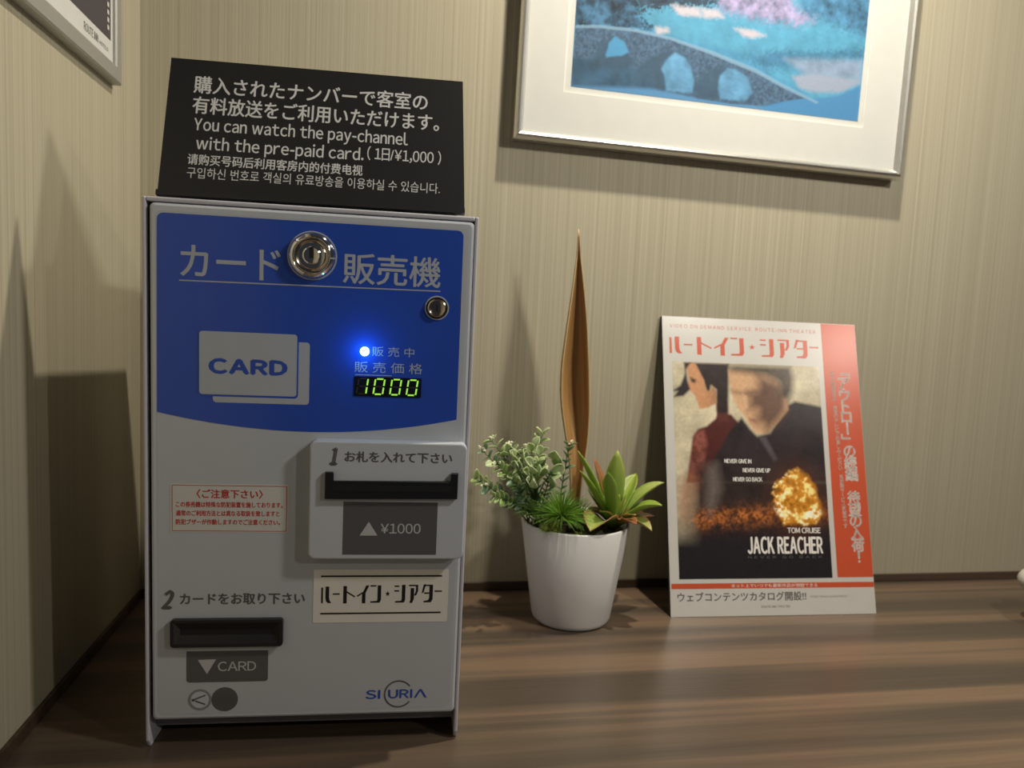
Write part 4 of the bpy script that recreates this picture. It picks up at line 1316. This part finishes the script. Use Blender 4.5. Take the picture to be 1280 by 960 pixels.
flowered = {0, 1, 2, 3, 5, 6, 7, 8}
for k, tip in enumerate(SPRIG):
    tp = W2(tip)
    base = W2((0.402 + r.uniform(-0.012, 0.014), -0.080 + r.uniform(-0.015, 0.015), 0.096))
    if k in (8,): base = W2((0.424, -0.075, 0.096))
    ctrl = (base + tp) / 2 + Vector((0, 0, 0.012))
    pts = [base * (1 - t) ** 2 + ctrl * 2 * t * (1 - t) + tp * t * t for t in [i / 8 for i in range(9)]]
    bm = bmesh.new()
    tube(bm, pts, 0.0009, 0.0005)
    sp = bm_obj('sprig', bm, M['stem'], plant, smooth=True)
    kind = 0 if k in (8, 10, 5, 11) else (1 if k in (1, 3, 12, 4) else 2)
    nl = 9
    for i in range(nl):
        t = 0.30 + 0.66 * i / (nl - 1)
        p = base * (1 - t) ** 2 + ctrl * 2 * t * (1 - t) + tp * t * t
        tan = ((ctrl - base) * (1 - t) + (tp - ctrl) * t).normalized()
        for sgn_ in (-1, 1):
            side = tan.cross(Vector((0, -1, 0.3))).normalized() * sgn_
            d = side + tan * r.uniform(0.5, 1.0) + Vector((r.uniform(-.3, .3), -r.uniform(0, .7), r.uniform(-.2, .3)))
            kk = kind if r.random() < 0.7 else r.choice([0, 1])
            if i < 3: kk = 0
            put_leaf(small[kk], sp, p, d, r.uniform(0.75, 1.15), r.uniform(-0.7, 0.7))
    if k in flowered:
        bm = bmesh.new()
        for j in range(7):
            off = Vector((r.uniform(-1, 1), r.uniform(-1, 0.3), r.uniform(-0.2, 1))) * 0.0036
            bmesh.ops.create_icosphere(bm, subdivisions=1, radius=r.uniform(0.0009, 0.0015), matrix=Matrix.Translation(tp + off))
        bm_obj('blossom', bm, M['blossom'], sp, smooth=True)
# cupped round variegated leaves at the heart of the sprigs
cl = empty('round_leaf_cluster', (0, 0, 0)); cl.parent = plant
for k in range(30):
    c = W2(ROUND[k % 12]) + Vector((r.uniform(-1, 1), r.uniform(-1, 1), r.uniform(-1, 1))) * (0.003 if k < 12 else 0.009)
    root = W2((0.398, -0.088, 0.125))
    d = ((c - root).normalized() + Vector((r.uniform(-.6, .6), r.uniform(-.6, .2), r.uniform(-.4, .5)))).normalized()
    upv = Vector((r.uniform(-.8, .8), r.uniform(-1.0, -0.3), r.uniform(0.0, 1.0))).normalized()
    L = r.uniform(0.010, 0.0155)
    p0, p1 = c - d * L / 2, c + d * L / 2
    tone = r.uniform(0.65, 1.1)
    ca = tuple(x * tone for x in (PALE if k % 3 else (0.20, 0.31, 0.12)))
    me = leaf_mesh('leaf', p0, p1, L * r.uniform(0.62, 0.95), r.uniform(0.001, 0.0035), ca, tuple(x * tone for x in (0.42, 0.52, 0.27)), EDGE,
                   fold=r.uniform(0.15, 0.45), tip_sharp=2.2, base_w=0.25, up=upv, n=8, peak=0.5)
    leaf_obj('leaf', me, cl, M['leaf'], 0.0005)
    if k < 14:
        bm = bmesh.new(); tube(bm, [root, (root + p0) / 2 + Vector((0, 0, 0.003)), p0], 0.0008, 0.0005)
        bm_obj('stem', bm, M['stem'], cl, smooth=True)

# ================================================================ ORNAMENT CUT OFF BY THE RIGHT EDGE
orn = empty('ornament', (0.983, -0.150, 0.0))
tag(orn, 'off-white rounded ornament on a dark base at the far right end of the counter', 'ornament')
lathe_z('base', [(0.030, 0.0), (0.036, 0.002), (0.037, 0.012), (0.034, 0.024), (0.032, 0.032), (0.030, 0.034)], M['ornament_dark'], orn)
bm = bmesh.new()
for k in range(8):
    a = k * PI / 4
    bmesh.ops.create_uvsphere(bm, u_segments=16, v_segments=10, radius=0.017,
                              matrix=Matrix.Translation((0.033 * math.cos(a + PI), 0.033 * math.sin(a + PI), 0.046)) @ Matrix.Diagonal((1.0, 1.0, 0.80, 1)))
bmesh.ops.create_uvsphere(bm, u_segments=20, v_segments=12, radius=0.034, matrix=Matrix.Translation((0, 0, 0.052)) @ Matrix.Diagonal((1, 1, 0.7, 1)))
bm_obj('bloom', bm, M['ornament_white'], orn, smooth=True)
